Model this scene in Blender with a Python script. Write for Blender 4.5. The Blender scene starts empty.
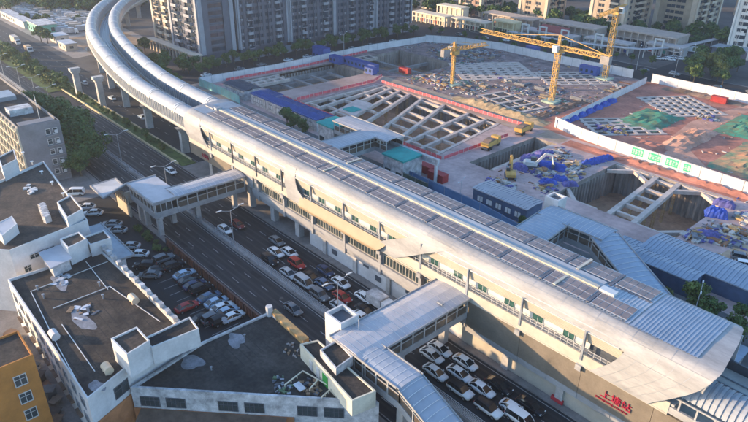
import bpy, math, random
import numpy as np
from mathutils import Vector, Matrix

S = bpy.context.scene
COL = S.collection
rnd = random.Random(7)
R = math.radians

# ---------------------------------------------------------------- camera
CAM_R = Vector((0.6693285606216469, 0.7428711313321851, 0.011906307966532517))
CAM_U = Vector((-0.3453857827674621, 0.29692496377337085, 0.8902495307217464))
CAM_F = Vector((-0.6578053959935733, 0.5999817064889745, -0.4553174858055818))
CAM_O = Vector((129.04263666284405, -64.53166111878264, 65.18987013442833))
FPX, IW, IH = 616.76, 748.0, 422.0
cd = bpy.data.cameras.new('camera')
cam = bpy.data.objects.new('camera', cd)
COL.objects.link(cam)
m = Matrix.Identity(4)
for i in range(3):
    m[i][0] = CAM_R[i]; m[i][1] = CAM_U[i]; m[i][2] = -CAM_F[i]; m[i][3] = CAM_O[i]
cam.matrix_world = m
cd.sensor_width = 36.0
cd.lens = FPX / IW * 36.0
cd.clip_start = 0.5
cd.clip_end = 6000
S.camera = cam

# ---------------------------------------------------------------- light
SUN_EL = R(10.0)
SUN_H = Vector((0.735, 0.678)).normalized()          # horizontal travel of the light
world = bpy.data.worlds.new('World'); S.world = world
world.use_nodes = True
wn = world.node_tree; wn.nodes.clear()
wo = wn.nodes.new('ShaderNodeOutputWorld'); bg = wn.nodes.new('ShaderNodeBackground')
sky = wn.nodes.new('ShaderNodeTexSky'); sky.sky_type = 'NISHITA'; sky.sun_disc = False
sky.sun_elevation = SUN_EL
sky.sun_rotation = math.atan2(-SUN_H.x, -SUN_H.y)
sky.air_density = 1.0; sky.dust_density = 1.0; sky.ozone_density = 3.2
bg.inputs['Strength'].default_value = 0.15
wn.links.new(sky.outputs[0], bg.inputs['Color']); wn.links.new(bg.outputs[0], wo.inputs['Surface'])
sl = bpy.data.lights.new('sun', 'SUN'); sl.energy = 2.6; sl.angle = R(0.8); sl.color = (1.0, 0.70, 0.41)
sun = bpy.data.objects.new('sun', sl); COL.objects.link(sun)
ldir = Vector((SUN_H.x * math.cos(SUN_EL), SUN_H.y * math.cos(SUN_EL), -math.sin(SUN_EL)))
sun.rotation_euler = ldir.to_track_quat('-Z', 'Y').to_euler()
sun.location = (0, 0, 150)
S.view_settings.view_transform = 'Standard'
S.view_settings.look = 'None'
S.view_settings.exposure = 2.0
S.view_settings.gamma = 1.0
S.view_settings.use_curve_mapping = False
S.cycles.max_bounces = 5
S.cycles.diffuse_bounces = 3
S.cycles.glossy_bounces = 2
S.cycles.transparent_max_bounces = 4

# ---------------------------------------------------------------- helpers
def G(px, py, z=0.0):
    """the spot of the place that lies at height z under a survey sight line"""
    d = CAM_F + CAM_R * ((px - IW / 2) / FPX) + CAM_U * ((IH / 2 - py) / FPX)
    t = (z - CAM_O.z) / d.z
    return CAM_O + d * t

_m = {}
def mat(name, col, rough=0.8, metal=0.0, var=0.25, scale=0.6, bump=0.0, spec=0.4, col2=None, fine=0.0, stretch=None):
    if name in _m: return _m[name]
    M = bpy.data.materials.new(name); M.use_nodes = True
    nt = M.node_tree; b = nt.nodes['Principled BSDF']
    b.inputs['Roughness'].default_value = rough; b.inputs['Metallic'].default_value = metal
    b.inputs['Specular IOR Level'].default_value = spec
    c = (*col, 1.0)
    if var > 0 or col2:
        tc = nt.nodes.new('ShaderNodeNewGeometry')
        n1 = nt.nodes.new('ShaderNodeTexNoise'); n1.inputs['Scale'].default_value = scale
        n1.inputs['Detail'].default_value = 6.0; n1.inputs['Roughness'].default_value = 0.62
        src = tc.outputs['Position']
        if stretch:
            mp = nt.nodes.new('ShaderNodeMapping'); mp.inputs['Scale'].default_value = stretch
            nt.links.new(src, mp.inputs['Vector']); src = mp.outputs['Vector']
        nt.links.new(src, n1.inputs['Vector'])
        cr = nt.nodes.new('ShaderNodeValToRGB')
        d = col2 if col2 else tuple(max(0, x * (1 - var)) for x in col)
        e = tuple(min(1, x * (1 + var * 0.6)) for x in col)
        cr.color_ramp.elements[0].position = 0.33; cr.color_ramp.elements[0].color = (*d, 1)
        cr.color_ramp.elements[1].position = 0.68; cr.color_ramp.elements[1].color = (*e, 1)
        nt.links.new(n1.outputs['Fac'], cr.inputs['Fac'])
        out = cr.outputs['Color']
        if fine > 0:
            n2 = nt.nodes.new('ShaderNodeTexNoise'); n2.inputs['Scale'].default_value = scale * 9
            n2.inputs['Detail'].default_value = 4.0
            nt.links.new(src, n2.inputs['Vector'])
            mx = nt.nodes.new('ShaderNodeMix'); mx.data_type = 'RGBA'; mx.blend_type = 'MULTIPLY'
            mx.inputs['Factor'].default_value = fine
            nt.links.new(out, mx.inputs['A'])
            c2 = nt.nodes.new('ShaderNodeValToRGB')
            c2.color_ramp.elements[0].position = 0.35; c2.color_ramp.elements[0].color = (.3, .3, .3, 1)
            c2.color_ramp.elements[1].position = 0.65; c2.color_ramp.elements[1].color = (1, 1, 1, 1)
            nt.links.new(n2.outputs['Fac'], c2.inputs['Fac']); nt.links.new(c2.outputs['Color'], mx.inputs['B'])
            out = mx.outputs['Result']
        nt.links.new(out, b.inputs['Base Color'])
        if bump > 0:
            bn = nt.nodes.new('ShaderNodeBump'); bn.inputs['Strength'].default_value = bump
            bn.inputs['Distance'].default_value = 0.2
            nt.links.new(n1.outputs['Fac'], bn.inputs['Height']); nt.links.new(bn.outputs[0], b.inputs['Normal'])
    else:
        b.inputs['Base Color'].default_value = c
    _m[name] = M
    return M

class MB:
    """collects faces; build() links them as one mesh object"""
    def __init__(s): s.v = []; s.f = []; s.mi = []; s.cut = []
    def add(s, vs, fs, mi=0):
        k = len(s.v); s.cut.append((k, len(s.f))); s.v += [tuple(v) for v in vs]
        for f in fs: s.f.append(tuple(i + k for i in f)); s.mi.append(mi)
        return s
    def box(s, x0, y0, z0, x1, y1, z1, mi=0):
        if x0 > x1: x0, x1 = x1, x0
        if y0 > y1: y0, y1 = y1, y0
        if z0 > z1: z0, z1 = z1, z0
        s.add([(x0,y0,z0),(x1,y0,z0),(x1,y1,z0),(x0,y1,z0),(x0,y0,z1),(x1,y0,z1),(x1,y1,z1),(x0,y1,z1)],
              [(0,3,2,1),(4,5,6,7),(0,1,5,4),(1,2,6,5),(2,3,7,6),(3,0,4,7)], mi); return s
    def obox(s, c, ang, hx, hy, z0, z1, mi=0):
        ca, sa = math.cos(ang), math.sin(ang); p = []
        for z in (z0, z1):
            for a, b in ((-hx,-hy),(hx,-hy),(hx,hy),(-hx,hy)):
                p.append((c[0] + a*ca - b*sa, c[1] + a*sa + b*ca, z))
        s.add(p, [(0,3,2,1),(4,5,6,7),(0,1,5,4),(1,2,6,5),(2,3,7,6),(3,0,4,7)], mi); return s
    def prism(s, poly, z0, z1, mi=0, cap=True):
        n = len(poly)
        zz0 = z0 if hasattr(z0, '__len__') else [z0]*n
        zz1 = z1 if hasattr(z1, '__len__') else [z1]*n
        vs = [(p[0], p[1], zz0[i]) for i, p in enumerate(poly)] + [(p[0], p[1], zz1[i]) for i, p in enumerate(poly)]
        fs = [(i, (i+1) % n, n + (i+1) % n, n + i) for i in range(n)]
        if cap: fs += [tuple(range(n-1, -1, -1)), tuple(range(n, 2*n))]
        s.add(vs, fs, mi); return s
    def beam(s, p, q, w, h=None, mi=0):
        h = h or w
        p, q = Vector(p), Vector(q); d = (q - p)
        if d.length < 1e-6: return s
        d.normalize()
        up = Vector((0, 0, 1)) if abs(d.z) < 0.95 else Vector((1, 0, 0))
        a = d.cross(up).normalized() * (w / 2); b = a.cross(d).normalized() * (h / 2)
        vs = [o + x for o in (p, q) for x in (-a-b, a-b, a+b, -a+b)]
        s.add(vs, [(0,3,2,1),(4,5,6,7),(0,1,5,4),(1,2,6,5),(2,3,7,6),(3,0,4,7)], mi); return s
    def tube(s, p, q, r0, r1=None, n=8, mi=0):
        r1 = r0 if r1 is None else r1
        p, q = Vector(p), Vector(q); d = (q - p).normalized()
        up = Vector((0, 0, 1)) if abs(d.z) < 0.95 else Vector((1, 0, 0))
        a = d.cross(up).normalized(); b = a.cross(d)
        vs = [o + (a*math.cos(t) + b*math.sin(t)) * r for o, r in ((p, r0), (q, r1)) for t in [2*math.pi*i/n for i in range(n)]]
        fs = [(i, (i+1) % n, n + (i+1) % n, n + i) for i in range(n)] + [tuple(range(n-1,-1,-1)), tuple(range(n, 2*n))]
        s.add(vs, fs, mi); return s
    def sweep(s, prof, frames, mi=0, closed=False, caps=False):
        """prof: (offset, z) pairs; frames: (origin xyz, unit side vector)"""
        n = len(prof); vs = []
        for o, sd in frames:
            for a, z in prof: vs.append((o[0] + sd[0]*a, o[1] + sd[1]*a, o[2] + z))
        fs = []
        for k in range(len(frames) - 1):
            for i in range(n if closed else n - 1):
                j = (i + 1) % n
                fs.append((k*n + i, k*n + j, (k+1)*n + j, (k+1)*n + i))
        if caps: fs += [tuple(range(n)), tuple(range((len(frames)-1)*n + n - 1, (len(frames)-1)*n - 1, -1))]
        s.add(vs, fs, mi); return s
    def patch(s, fn, nu, nv, mi=0):
        vs = [fn(i / nu, j / nv) for i in range(nu + 1) for j in range(nv + 1)]
        w = nv + 1
        s.add(vs, [(i*w + j, i*w + j + 1, (i+1)*w + j + 1, (i+1)*w + j) for i in range(nu) for j in range(nv)], mi); return s
    def build_each(s, name, mats, parent=None, per=1):
        """one object for every PER shapes added"""
        out = []; cuts = s.cut[::per] + [(len(s.v), len(s.f))]
        for (v0, f0), (v1, f1) in zip(cuts[:-1], cuts[1:]):
            b = MB(); b.v = s.v[v0:v1]; b.f = [tuple(i - v0 for i in f) for f in s.f[f0:f1]]; b.mi = s.mi[f0:f1]
            out.append(b.build(name, mats, parent))
        return out
    def build(s, name, mats, parent=None, smooth=False, origin=None):
        me = bpy.data.meshes.new(name)
        o = parent['_o'] if (parent is not None and '_o' in parent) else (origin if origin is not None else (0, 0, 0))
        vs = [(v[0]-o[0], v[1]-o[1], v[2]-o[2]) for v in s.v]
        me.from_pydata(vs, [], s.f); me.update()
        if not isinstance(mats, (list, tuple)): mats = [mats]
        for mm in mats: me.materials.append(mm)
        if len(mats) > 1: me.polygons.foreach_set('material_index', s.mi)
        if smooth: me.polygons.foreach_set('use_smooth', [True] * len(me.polygons))
        ob = bpy.data.objects.new(name, me); COL.objects.link(ob)
        if parent is not None:
            ob.parent = parent; ob['_o'] = tuple(o)
        else: ob.location = o
        return ob

def thing(name, label, cat, loc=(0, 0, 0), group=None):
    o = bpy.data.objects.new(name, None); COL.objects.link(o)
    o.empty_display_size = 0.5
    o.location = loc; o['_o'] = tuple(loc); o['label'] = label; o['category'] = cat
    if group: o['group'] = group
    return o
def tag(o, label, cat, group=None):
    o['label'] = label; o['category'] = cat
    if group: o['group'] = group
    return o
def struct(o): o['kind'] = 'structure'; return o
def stuff(o, label=None, cat=None):
    o['kind'] = 'stuff'
    if label: o['label'] = label
    if cat: o['category'] = cat
    return o
def copy_tree(o, parent=None):
    c = o.copy(); COL.objects.link(c)
    if parent is not None: c.parent = parent
    for ch in list(o.children): copy_tree(ch, c)
    return c
def plab(o, label): o['label'] = label; return o

# ---------------------------------------------------------------- materials
WHITE   = mat('white_render', (.60,.585,.575), .8, var=.18, scale=.35, fine=.12)
OLDWHITE= mat('weathered_white_render', (.53,.52,.525), .88, var=.5, scale=.7, fine=.25)
CLAD    = mat('white_metal_cladding', (.35,.345,.345), .55, .0, var=.25, scale=.5, spec=.2, fine=.15, stretch=(.3,1,1))
RIBBED  = mat('beige_ribbed_cladding', (.45,.395,.32), .6, .1, var=.12, scale=.6)
ROOFGREY= mat('grey_metal_roof', (.40,.43,.47), .45, .25, var=.12, scale=.4)
ROOFBLUE= mat('blue_grey_metal_roof', (.31,.36,.43), .45, .25, var=.12, scale=.4)
SOLAR   = mat('solar_cells', (.20,.165,.16), .4, .0, var=.3, scale=.5, spec=.6)
ALU     = mat('pale_aluminium', (.66,.65,.63), .4, .4, var=.08, scale=1)
GOLDSTRIP= mat('translucent_skylight', (.50,.46,.38), .35, .1, var=.15, scale=.7)
DARKMET = mat('dark_grey_metal', (.10,.11,.13), .5, .3, var=.15, scale=1)
MIDMET  = mat('mid_grey_metal', (.30,.32,.35), .5, .3, var=.15, scale=1)
GLASSD  = mat('dark_window_glass', (.035,.05,.055), .12, .0, var=.3, scale=.8, spec=.8)
GLASSG  = mat('green_window_glass', (.03,.085,.075), .12, 0, var=.3, scale=.8, spec=.8)
TANWALL = mat('tan_wall_panels', (.20,.165,.125), .7, .05, var=.2, scale=.4, fine=.15)
CONC    = mat('pale_concrete', (.46,.44,.42), .85, var=.25, scale=.35, fine=.2)
CONCD   = mat('dull_concrete', (.30,.28,.27), .9, var=.3, scale=.3, fine=.25)
ASPH    = mat('asphalt', (.026,.026,.029), .85, var=.3, scale=.15, fine=.25, stretch=(.35,1,1))
PAVE    = mat('pavement_slabs', (.24,.215,.20), .9, var=.3, scale=.3, fine=.25)
PAINT   = mat('road_paint', (.62,.62,.60), .7, var=.25, scale=2)
YPAINT  = mat('yellow_road_paint', (.62,.45,.10), .7, var=.25, scale=2)
RED     = mat('red_sign_letters', (.30,.015,.04), .5, var=.1, scale=2)
GREENP  = mat('green_sign_print', (.05,.45,.25), .6, var=.15, scale=2)
# ================================================================ metro station
st = thing('metro_station', 'long elevated metro station with curved white eaves and rows of rooftop solar panels', 'station', (50, 7, 0))
X0, X1 = -12.5, 115.0
prof = [(0.0,14.7),(0.05,15.05),(.14,15.4),(.32,15.85),(.62,16.3),(1.05,16.68),(1.5,16.9),(2.1,17.02)]
def roof_end(y):      # the right-hand end of the roof bows outward at the front
    t = max(0, min(1, (14.5 - y) / 14.5)); k = max(0, (y - 11.0) / 4.2); return 113.9 + 2.0 * t ** 0.7 - .22 * max(0, 2.1 - y) ** 2 - 3.0 * (1 - math.sqrt(max(0, 1 - min(1, k) ** 2)))
def roof_start(y):
    return -15.2 + 2.6 * max(0, min(1, (14.0 - y) / 14.0))
topprof = prof + [(4.0,17.12),(6.2,17.2),(9.0,17.1),(12.4,16.95),(13.2,16.75),(13.9,16.35),(14.5,15.7),(14.9,15.0),(15.1,14.4)]
mb = MB()
xs = [i / 40 for i in range(41)]
def roofpt(u, v):
    k = v * (len(topprof) - 1); i = min(int(k), len(topprof) - 2); t = k - i
    y = topprof[i][0] * (1-t) + topprof[i+1][0] * t; z = topprof[i][1] * (1-t) + topprof[i+1][1] * t
    x = roof_start(y) + (roof_end(y) - roof_start(y)) * u
    return (x, y, z)
mb.patch(roofpt, 40, len(topprof) - 1)
under = [(p[0]*.985+.1, p[1]-.28) for p in topprof]
def underpt(u, v):
    k = v * (len(under) - 1); i = min(int(k), len(under) - 2); t = k - i
    y = under[i][0]*(1-t)+under[i+1][0]*t; z = under[i][1]*(1-t)+under[i+1][1]*t
    return (roof_start(y) + .05 + (roof_end(y) - roof_start(y) - .1) * u, y, z)
mb.patch(underpt, 40, len(under) - 1)
# rim closing the two shells at both ends
n = len(topprof)
for u in (0, 1):
    for i in range(n - 1):
        a = roofpt(u, i/(n-1)); b = roofpt(u, (i+1)/(n-1)); c = underpt(u, (i+1)/(n-1)); d = underpt(u, i/(n-1))
        mb.add([a, b, c, d], [(0,1,2,3)])
roof = mb.build('roof', CLAD, st, smooth=True)
# panel seams on the white eave: thin dark joints, real strips standing 12 mm proud
sm = MB()
def seam_on(prf, x0, x1, pts, w=.05, lift=.014):
    pass
for k in range(0, 100):
    x = -9.5 + 1.25 * k
    if x > 113: break
    pr = [(y - .012, z + .012) for y, z in prof]
    for i in range(len(pr) - 1):
        a, b = pr[i], pr[i+1]
        w_ = .03 if k % 4 == 0 else .01; sm.add([(x-w_,a[0],a[1]),(x+w_,a[0],a[1]),(x+w_,b[0],b[1]),(x-w_,b[0],b[1])], [(0,1,2,3)])
for (y, z, y2, z2) in ((.13,15.40,.19,15.56), (2.07,17.05,2.22,17.05), (.93,16.6,.98,16.63)):
    sm.add([(-11.5,y-.014,z+.01),(108,y-.014,z+.01),(108,y2-.014,z2+.01),(-11.5,y2-.014,z2+.01)], [(0,1,2,3)])
sm.build('eave_seam', MIDMET, roof)
gt = MB(); gt.box(-8, -.12, 14.55, 104.6, .05, 14.74); gt.build('gutter', ALU, roof)
# corrugated blue-grey roof sheets at the two ends and between the panel fields
def sheet(x0, x1, y0, y1, zf, step=.55, name='corrugated_sheet', mt=None, xd=None):
    b = MB(); nx = max(2, int((x1 - x0) / step))
    for i in range(nx):
        xa = x0 + (x1-x0) * i / nx; xb = xa + (x1-x0)/nx
        xm = xa + (xb-xa) * .55
        for (p, q, h) in ((xa, xm, .035), (xm, xb, .10)):
            ys = [y0 + (y1-y0)*j/6 for j in range(7)]
            for j in range(6):
                za, zb = zf(ys[j]) + h, zf(ys[j+1]) + h
                b.add([(p,ys[j],za),(q,ys[j],za),(q,ys[j+1],zb),(p,ys[j+1],zb)], [(0,1,2,3)])
            # little riser
            if h > .05:
                for j in range(6):
                    za, zb = zf(ys[j]), zf(ys[j+1])
                    b.add([(p,ys[j],za),(p,ys[j],za+h),(p,ys[j+1],zb+h),(p,ys[j+1],zb)], [(0,1,2,3)])
                    b.add([(q,ys[j],za),(q,ys[j],za+h),(q,ys[j+1],zb+h),(q,ys[j+1],zb)], [(0,1,2,3)])
    return b.build(name, mt or ROOFBLUE, roof)
def zroof(y):
    for (a, b) in zip(topprof[:-1], topprof[1:]):
        if a[0] <= y <= b[0]:
            return a[1] + (b[1]-a[1]) * (y-a[0]) / (b[0]-a[0])
    return topprof[-1][1]
sheet(104.3, 112.7, 2.3, 12.6, zroof, .46)
sheet(-12.0, -6.6, 2.3, 13.0, zroof, .6, mt=ROOFGREY)
sheet(-6.4, 104.1, 2.3, 13.0, zroof, .5, mt=ROOFGREY)
# ridge skylight strip
rs = MB(); rs.box(-7.5, 6.05, 17.2, 97.5, 6.75, 17.62); rs.build('ridge_skylight', GOLDSTRIP, roof)
rb = MB(); rb.box(97.8, 5.9, 17.25, 100.0, 7.1, 17.7); rb.build('roof_vent_box', ALU, roof)
rb = MB(); rb.box(-7.6, 5.6, 17.25, -6.2, 7.2, 17.85); rb.box(-11.5, 5.4, 17.25, -7.7, 6.9, 17.55); rb.build('roof_vent_box', MIDMET, roof)
# solar arrays
def array(xa, xb, y0, y1, rows):
    b = MB(); nx = max(1, round((xb - xa) / 1.05)); dx = (xb - xa) / nx; dy = (y1 - y0) / rows
    for i in range(nx):
        for j in range(rows):
            a0, a1 = xa + i*dx + .05, xa + (i+1)*dx - .05
            c0, c1 = y0 + j*dy + .09, y0 + (j+1)*dy - .09
            za, zb = zroof(c0) + .24, zroof(c1) + .24
            b.add([(a0,c0,za),(a1,c0,za),(a1,c1,zb),(a0,c1,zb),(a0,c0,za-.05),(a1,c0,za-.05),(a1,c1,zb-.05),(a0,c1,zb-.05)],
                  [(0,1,2,3),(4,7,6,5),(0,4,5,1),(1,5,6,2),(2,6,7,3),(3,7,4,0)])
    for j in range(rows + 1):
        yy = y0 + j*dy; zq = zroof(yy) + .2
        b.add([(xa,yy-.085,zq),(xb,yy-.085,zq),(xb,yy+.085,zq),(xa,yy+.085,zq)], [(0,1,2,3)], 1)
    for i in range(nx + 1):
        xq = xa + i*dx
        b.add([(xq-.04,y0,zroof(y0)+.19),(xq+.04,y0,zroof(y0)+.19),(xq+.04,y1,zroof(y1)+.19),(xq-.04,y1,zroof(y1)+.19)], [(0,1,2,3)], 1)
    return b.build('solar_array', [SOLAR, ALU], roof)
PB = 7.45
k = 0; x = -5.8
brks = []
while x < 102:
    xb = min(x + PB - .75, 103.6)
    array(x, xb, 2.6, 5.75, 2)
    array(x, xb, 9.2, 12.5, 2)
    brks.append(x - .4)
    x += PB
bb = MB()
for i, xx in enumerate(brks[1:]):
    bb.box(xx-.22, 2.5, 17.17, xx+.22, 5.7, 17.34); bb.box(xx-.22, 8.4, 17.17, xx+.22, 12.4, 17.3)
bb.build_each('roof_walkway', mat('dark_roof_walkway', (.13,.135,.16), .6, .2, var=.2, scale=1), roof)
bb = MB(); bb.box(-6, 8.75, 17.1, 104, 8.98, 17.26); bb.build('roof_walkway', mat('dark_roof_walkway', (.1,.1,.1)), roof)
bb = MB(); bb.box(-6, 6.78, 17.15, 97.5, 8.7, 17.33); bb.build('ridge_cover', mat('pale_ridge_sheet', (.40,.40,.41), .5, .15, var=.15, scale=.6, stretch=(.2,1,1)), roof)
bb = MB()
for xx in (40.8, 92.9):
    bb.box(xx-.2, 2.45, 17.36, xx+.2, 5.75, 17.5); bb.box(xx-.2, 8.4, 17.36, xx+.2, 12.4, 17.5)
bb.build_each('cable_tray', GOLDSTRIP, roof)
# ribbed cladding under the eave
b = MB()
zs = [14.6 - .3*i for i in range(7)]
for i in range(6):
    o = .10 + .055*i
    b.add([(-9,o,zs[i]),(105,o,zs[i]),(105,o+.02,zs[i+1]+.06),(-9,o+.02,zs[i+1]+.06)], [(0,1,2,3)])
    b.add([(-9,o+.02,zs[i+1]+.06),(105,o+.02,zs[i+1]+.06),(105,o+.075,zs[i+1]),(-9,o+.075,zs[i+1])], [(0,1,2,3)])
b.build('ribbed_band', RIBBED, st)
# platform floor, glazing and fascia
b = MB(); b.box(-12, .02, 10.55, 112.5, 15, 10.85); b.build('platform_floor', CONC, st)
b = MB(); b.box(-11, .95, 11.3, 100.4, 1.1, 12.72); b.build('platform_screen', mat('white_screen_panels', (.55,.54,.51), .4, var=.1, scale=.5), st)
for i in range(21):
    xc = 2.2 + 5.0 * i
    if xc > 101: break
    w = MB(); w.box(xc-.85, .90, 11.42, xc+.85, .948, 12.72); wo_ = w.build('window', GLASSG, st)
    f = MB()
    f.box(xc-.93, .86, 11.34, xc+.93, .9, 11.42)
    f.box(xc-.93, .86, 11.42, xc-.85, .9, 12.75); f.box(xc+.85, .86, 11.42, xc+.93, .9, 12.75); f.box(xc-.03,.86,11.42,xc+.03,.9,12.75)
    f.build('window_frame', ALU, wo_)
b = MB()
b.box(-11, .18, 11.72, 104, .24, 11.79); b.box(-11, .19, 11.28, 104, .22, 11.33)
for i in range(115):
    x = -10.5 + i
    b.box(x-.035, .19, 10.85, x+.035, .23, 11.72)
b.build('platform_railing', ALU, st)
b = MB(); b.box(-11.5, -.10, 9.3, 112, .0, 10.95); b.box(-11.5, -.16, 10.95, 112, .1, 11.02); b.box(-11.5,-.18,9.1,112,.05,9.3)
b.build('fascia', mat('cream_fascia_panels', (.48,.435,.36), .6, .05, var=.15, scale=.4, fine=.08), st)
for i in range(11):
    x = 10.0 * i
    p = MB(); p.box(x-.16, -.24, 10.0, x+.16, .05, 14.62); p.box(x-.1,-.3,12.6,x+.1,-.24,14.9)
    p.build('post', DARKMET if i in (1,2,3) else MIDMET, st)
    q = MB(); q.box(x-.42, -.5, 8.35, x+.42, -.18, 9.25); q.build('bracket', CLAD, st)
b = MB(); b.box(-11, 1.3, 10.86, 111, 1.4, 14.5); b.box(-11,.5,12.72,104.6,1.3,12.86); b.build('painted_shade_lining', DARKMET, st)  # dark boards paint the shade behind the screen and under the ribbed band
# flared cladding panels
def lerp(pts, t):
    k = t * (len(pts)-1); i = min(int(k), len(pts)-2); f = k - i
    return tuple(a*(1-f)+b*f for a, b in zip(pts[i], pts[i+1]))
def flare(name, sec, L, Rr, mt, nu=14, nv=14):
    """sec: (y,z) from top to bottom; L,Rr: x of the left/right edge at the same steps"""
    b = MB()
    f = lambda u, v: ((lerp([(l,) for l in L], v)[0])*(1-u) + lerp([(r,) for r in Rr], v)[0]*u, *lerp(sec, v))
    g = lambda u, v: (f(u,v)[0], f(u,v)[1] + .16, f(u,v)[2] - .05)
    b.patch(f, nu, nv); b.patch(g, nu, nv)
    for u in (0, 1):
        for j in range(nv):
            b.add([f(u,j/nv), f(u,(j+1)/nv), g(u,(j+1)/nv), g(u,j/nv)], [(0,1,2,3)])
    for i in range(nu): b.add([f(i/nu,1), f((i+1)/nu,1), g((i+1)/nu,1), g(i/nu,1)], [(0,1,2,3)])
    return b.build(name, mt, st, smooth=True)
SEC = [(.55,16.32),(.14,15.55),(-.16,14.7),(-.34,13.6),(-.42,12.4),(-.40,11.2),(-.32,10.2),(-.24,9.2)]
flare('end_flare', [(a, z if z > 15 else 15.55-(15.55-z)*.82) for a, z in SEC], [-12.9,-13.0,-13.0,-12.9,-12.7,-12.4,-12.0,-11.5], [-5.2,-4.9,-4.6,-4.1,-3.5,-2.8,-2.1,-1.0], CLAD)
flare('end_flare', SEC, [105.2,105.4,105.3,104.9,104.2,103.3,102.4,101.5], [115.4,115.05,114.5,113.6,112.5,111.4,110.4,109.6], CLAD)
def flare_seams(sec, L, Rr, us, vs):
    b = MB()
    f = lambda u, v: Vector((lerp([(l,) for l in L], v)[0]*(1-u)+lerp([(r,) for r in Rr], v)[0]*u, lerp(sec, v)[0]-.012, lerp(sec, v)[1]))
    for u in us:
        for j in range(14):
            a, c = f(u,j/14), f(u,(j+1)/14); b.add([a-Vector((.03,0,0)),a+Vector((.03,0,0)),c+Vector((.03,0,0)),c-Vector((.03,0,0))], [(0,1,2,3)])
    for v in vs:
        for i in range(14):
            a, c = f(i/14,v), f((i+1)/14,v); b.add([a-Vector((0,0,.03)),a+Vector((0,0,.03)),c+Vector((0,0,.03)),c-Vector((0,0,.03))], [(0,1,2,3)])
    return b
flare_seams(SEC, [105.2,105.4,105.3,104.9,104.2,103.3,102.4,101.5], [115.4,115.05,114.5,113.6,112.5,111.4,110.4,109.6], [.2,.4,.6,.8], [.33,.62]).build('flare_seam', MIDMET, st)
flare('mid_flare', SEC, [31.0,31.0,31.0,31.2,31.4,31.6,31.8,32.0], [34.4,34.6,34.8,35.2,35.9,37.6,38.5,38.5], CLAD)
flare('mid_flare', [(-.20,11.3),(-.62,10.7),(-1.0,10.1),(-1.2,9.6),(-1.1,9.15)], [36.6,36.7,36.8,37,37.2], [62.0,61.6,61.0,60.2,59.4], mat('sun_tinted_cladding', (.32,.235,.145), .6, .0, var=.12, scale=.4))  # orange low sun on this sloping ledge is put into its colour
flare('mid_flare', SEC, [70.6,68.9,67.0,64.8,62.4,60.4,59.2,58.2], [76.5,75.0,73.2,71.2,69.2,67.2,65.4,63.8], CLAD)
# concourse level: window strips, beam, columns
b = MB()
b.box(17.5, .55, 6.1, 79, .7, 9.1); b.build('concourse_wall', mat('cream_fascia_panels', (0,0,0)), st)
for i in range(6):
    xa, xb = 20.6 + 10*i, 29.4 + 10*i
    w = MB(); w.box(xa, .42, 6.45, xb, .5, 8.25); wo_ = w.build('window_strip', GLASSD, st)
    f = MB()
    f.box(xa, .34, 6.36, xb, .55, 6.45); f.box(xa, .34, 8.25, xb, .55, 8.36)
    nn = 11
    for j in range(nn + 1):
        xx = xa + (xb-xa)*j/nn; f.box(xx-.045, .38, 6.45, xx+.045, .42, 8.25)
    f.build('mullion', mat('cream_fascia_panels', (0,0,0)), wo_)
for i in range(7):
    p = MB(); x = 20 + 10*i; p.box(x-.32, -.12, 4.0, x+.32, .5, 9.15); p.build('pilaster', CLAD, st)
b = MB()
for (za, zb, ya, yb) in ((5.2, 6.3, -.05, .7), (4.3, 5.2, .15, .8), (3.7, 4.3, .5, 1.0)):
    b.box(17.5, ya, za, 79.2, yb, zb)
b.build('concourse_beam', CLAD, st)
b = MB(); b.box(-10, .6, 5.6, 118, 14.4, 6.1); b.build('concourse_floor', CONC, st)
b = MB(); b.box(-11, 14.6, 5.9, 114, 14.8, 14.6); b.build('rear_wall', WHITE, st)
# tan wall at both ends
b = MB()
for x0, x1 in ((80.3, 90.35), (90.4, 100.35), (100.4, 110.35), (110.4, 119.0)): b.box(x0, -.02, 4.35, x1, .3, 9.1)
b.build_each('tan_wall', TANWALL, st)
b = MB(); b.box(80.3, .1, 3.2, 119, .5, 4.35)
for i in range(8): b.box(82+5*i, .04, 3.3, 85.4+5*i, .1, 4.2)
b.build('lower_beam', CLAD, st)
b = MB(); b.box(-11.6, -.02, 6.1, 8.5, .3, 9.1); b.build('tan_wall', TANWALL, st)
b = MB(); b.box(8.5, .25, 6.1, 17.5, .5, 9.1); b.build('concourse_wall', CLAD, st)
# columns and ground floor wall
for i in range(3):
    for y in (.9, 13.6):
        c = MB(); x = 14.3 + 9.4*i; c.box(x-.7, y, 0, x+.7, y+1.3, 5.6); c.build('column', CONC, st)
for x in (-4, 5):
    for y in (1.2, 13.4):
        c = MB(); c.box(x-.7, y, 0, x+.7, y+1.3, 5.6); c.build('column', CONC, st)
b = MB(); b.box(37.3, 1.15, 0, 79, 1.4, 5.6); b.build('ground_wall', WHITE, st)
b = MB(); b.box(79, 1.0, 0, 122, 1.3, 3.4); b.build('ground_wall', mat('cream_fascia_panels', (0,0,0)), st)
for i in range(5):
    x = 42.6 + 9.4*i
    if abs(x - 80) < 2: continue
    c = MB(); c.box(x-.5, .78, 0, x+.5, 1.15, 5.6); c.build('pilaster', CONC, st)
for i in range(4):
    x = 88 + 9.6*i
    c = MB(); c.box(x-.6, .55, 0, x+.6, 1.0, 3.4); c.build('pilaster', CONC, st)
for (x, z) in ((45.5, 1.6), (55.0, 3.2), (58.5, 1.7), (66.5, 3.0), (70, 1.6)):
    b = MB(); b.box(x-.8, 1.06, z-.55, x+.8, 1.146, z+.55); b.build('vent_grille', DARKMET, st)
b = MB(); b.box(96.5, .5, .02, 98.4, .9, .75); tag(b.build('barrier', mat('red_plastic', (.5,.04,.05), .5), None), 'red plastic barrier standing against the ground floor wall of the station', 'barrier')
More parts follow.
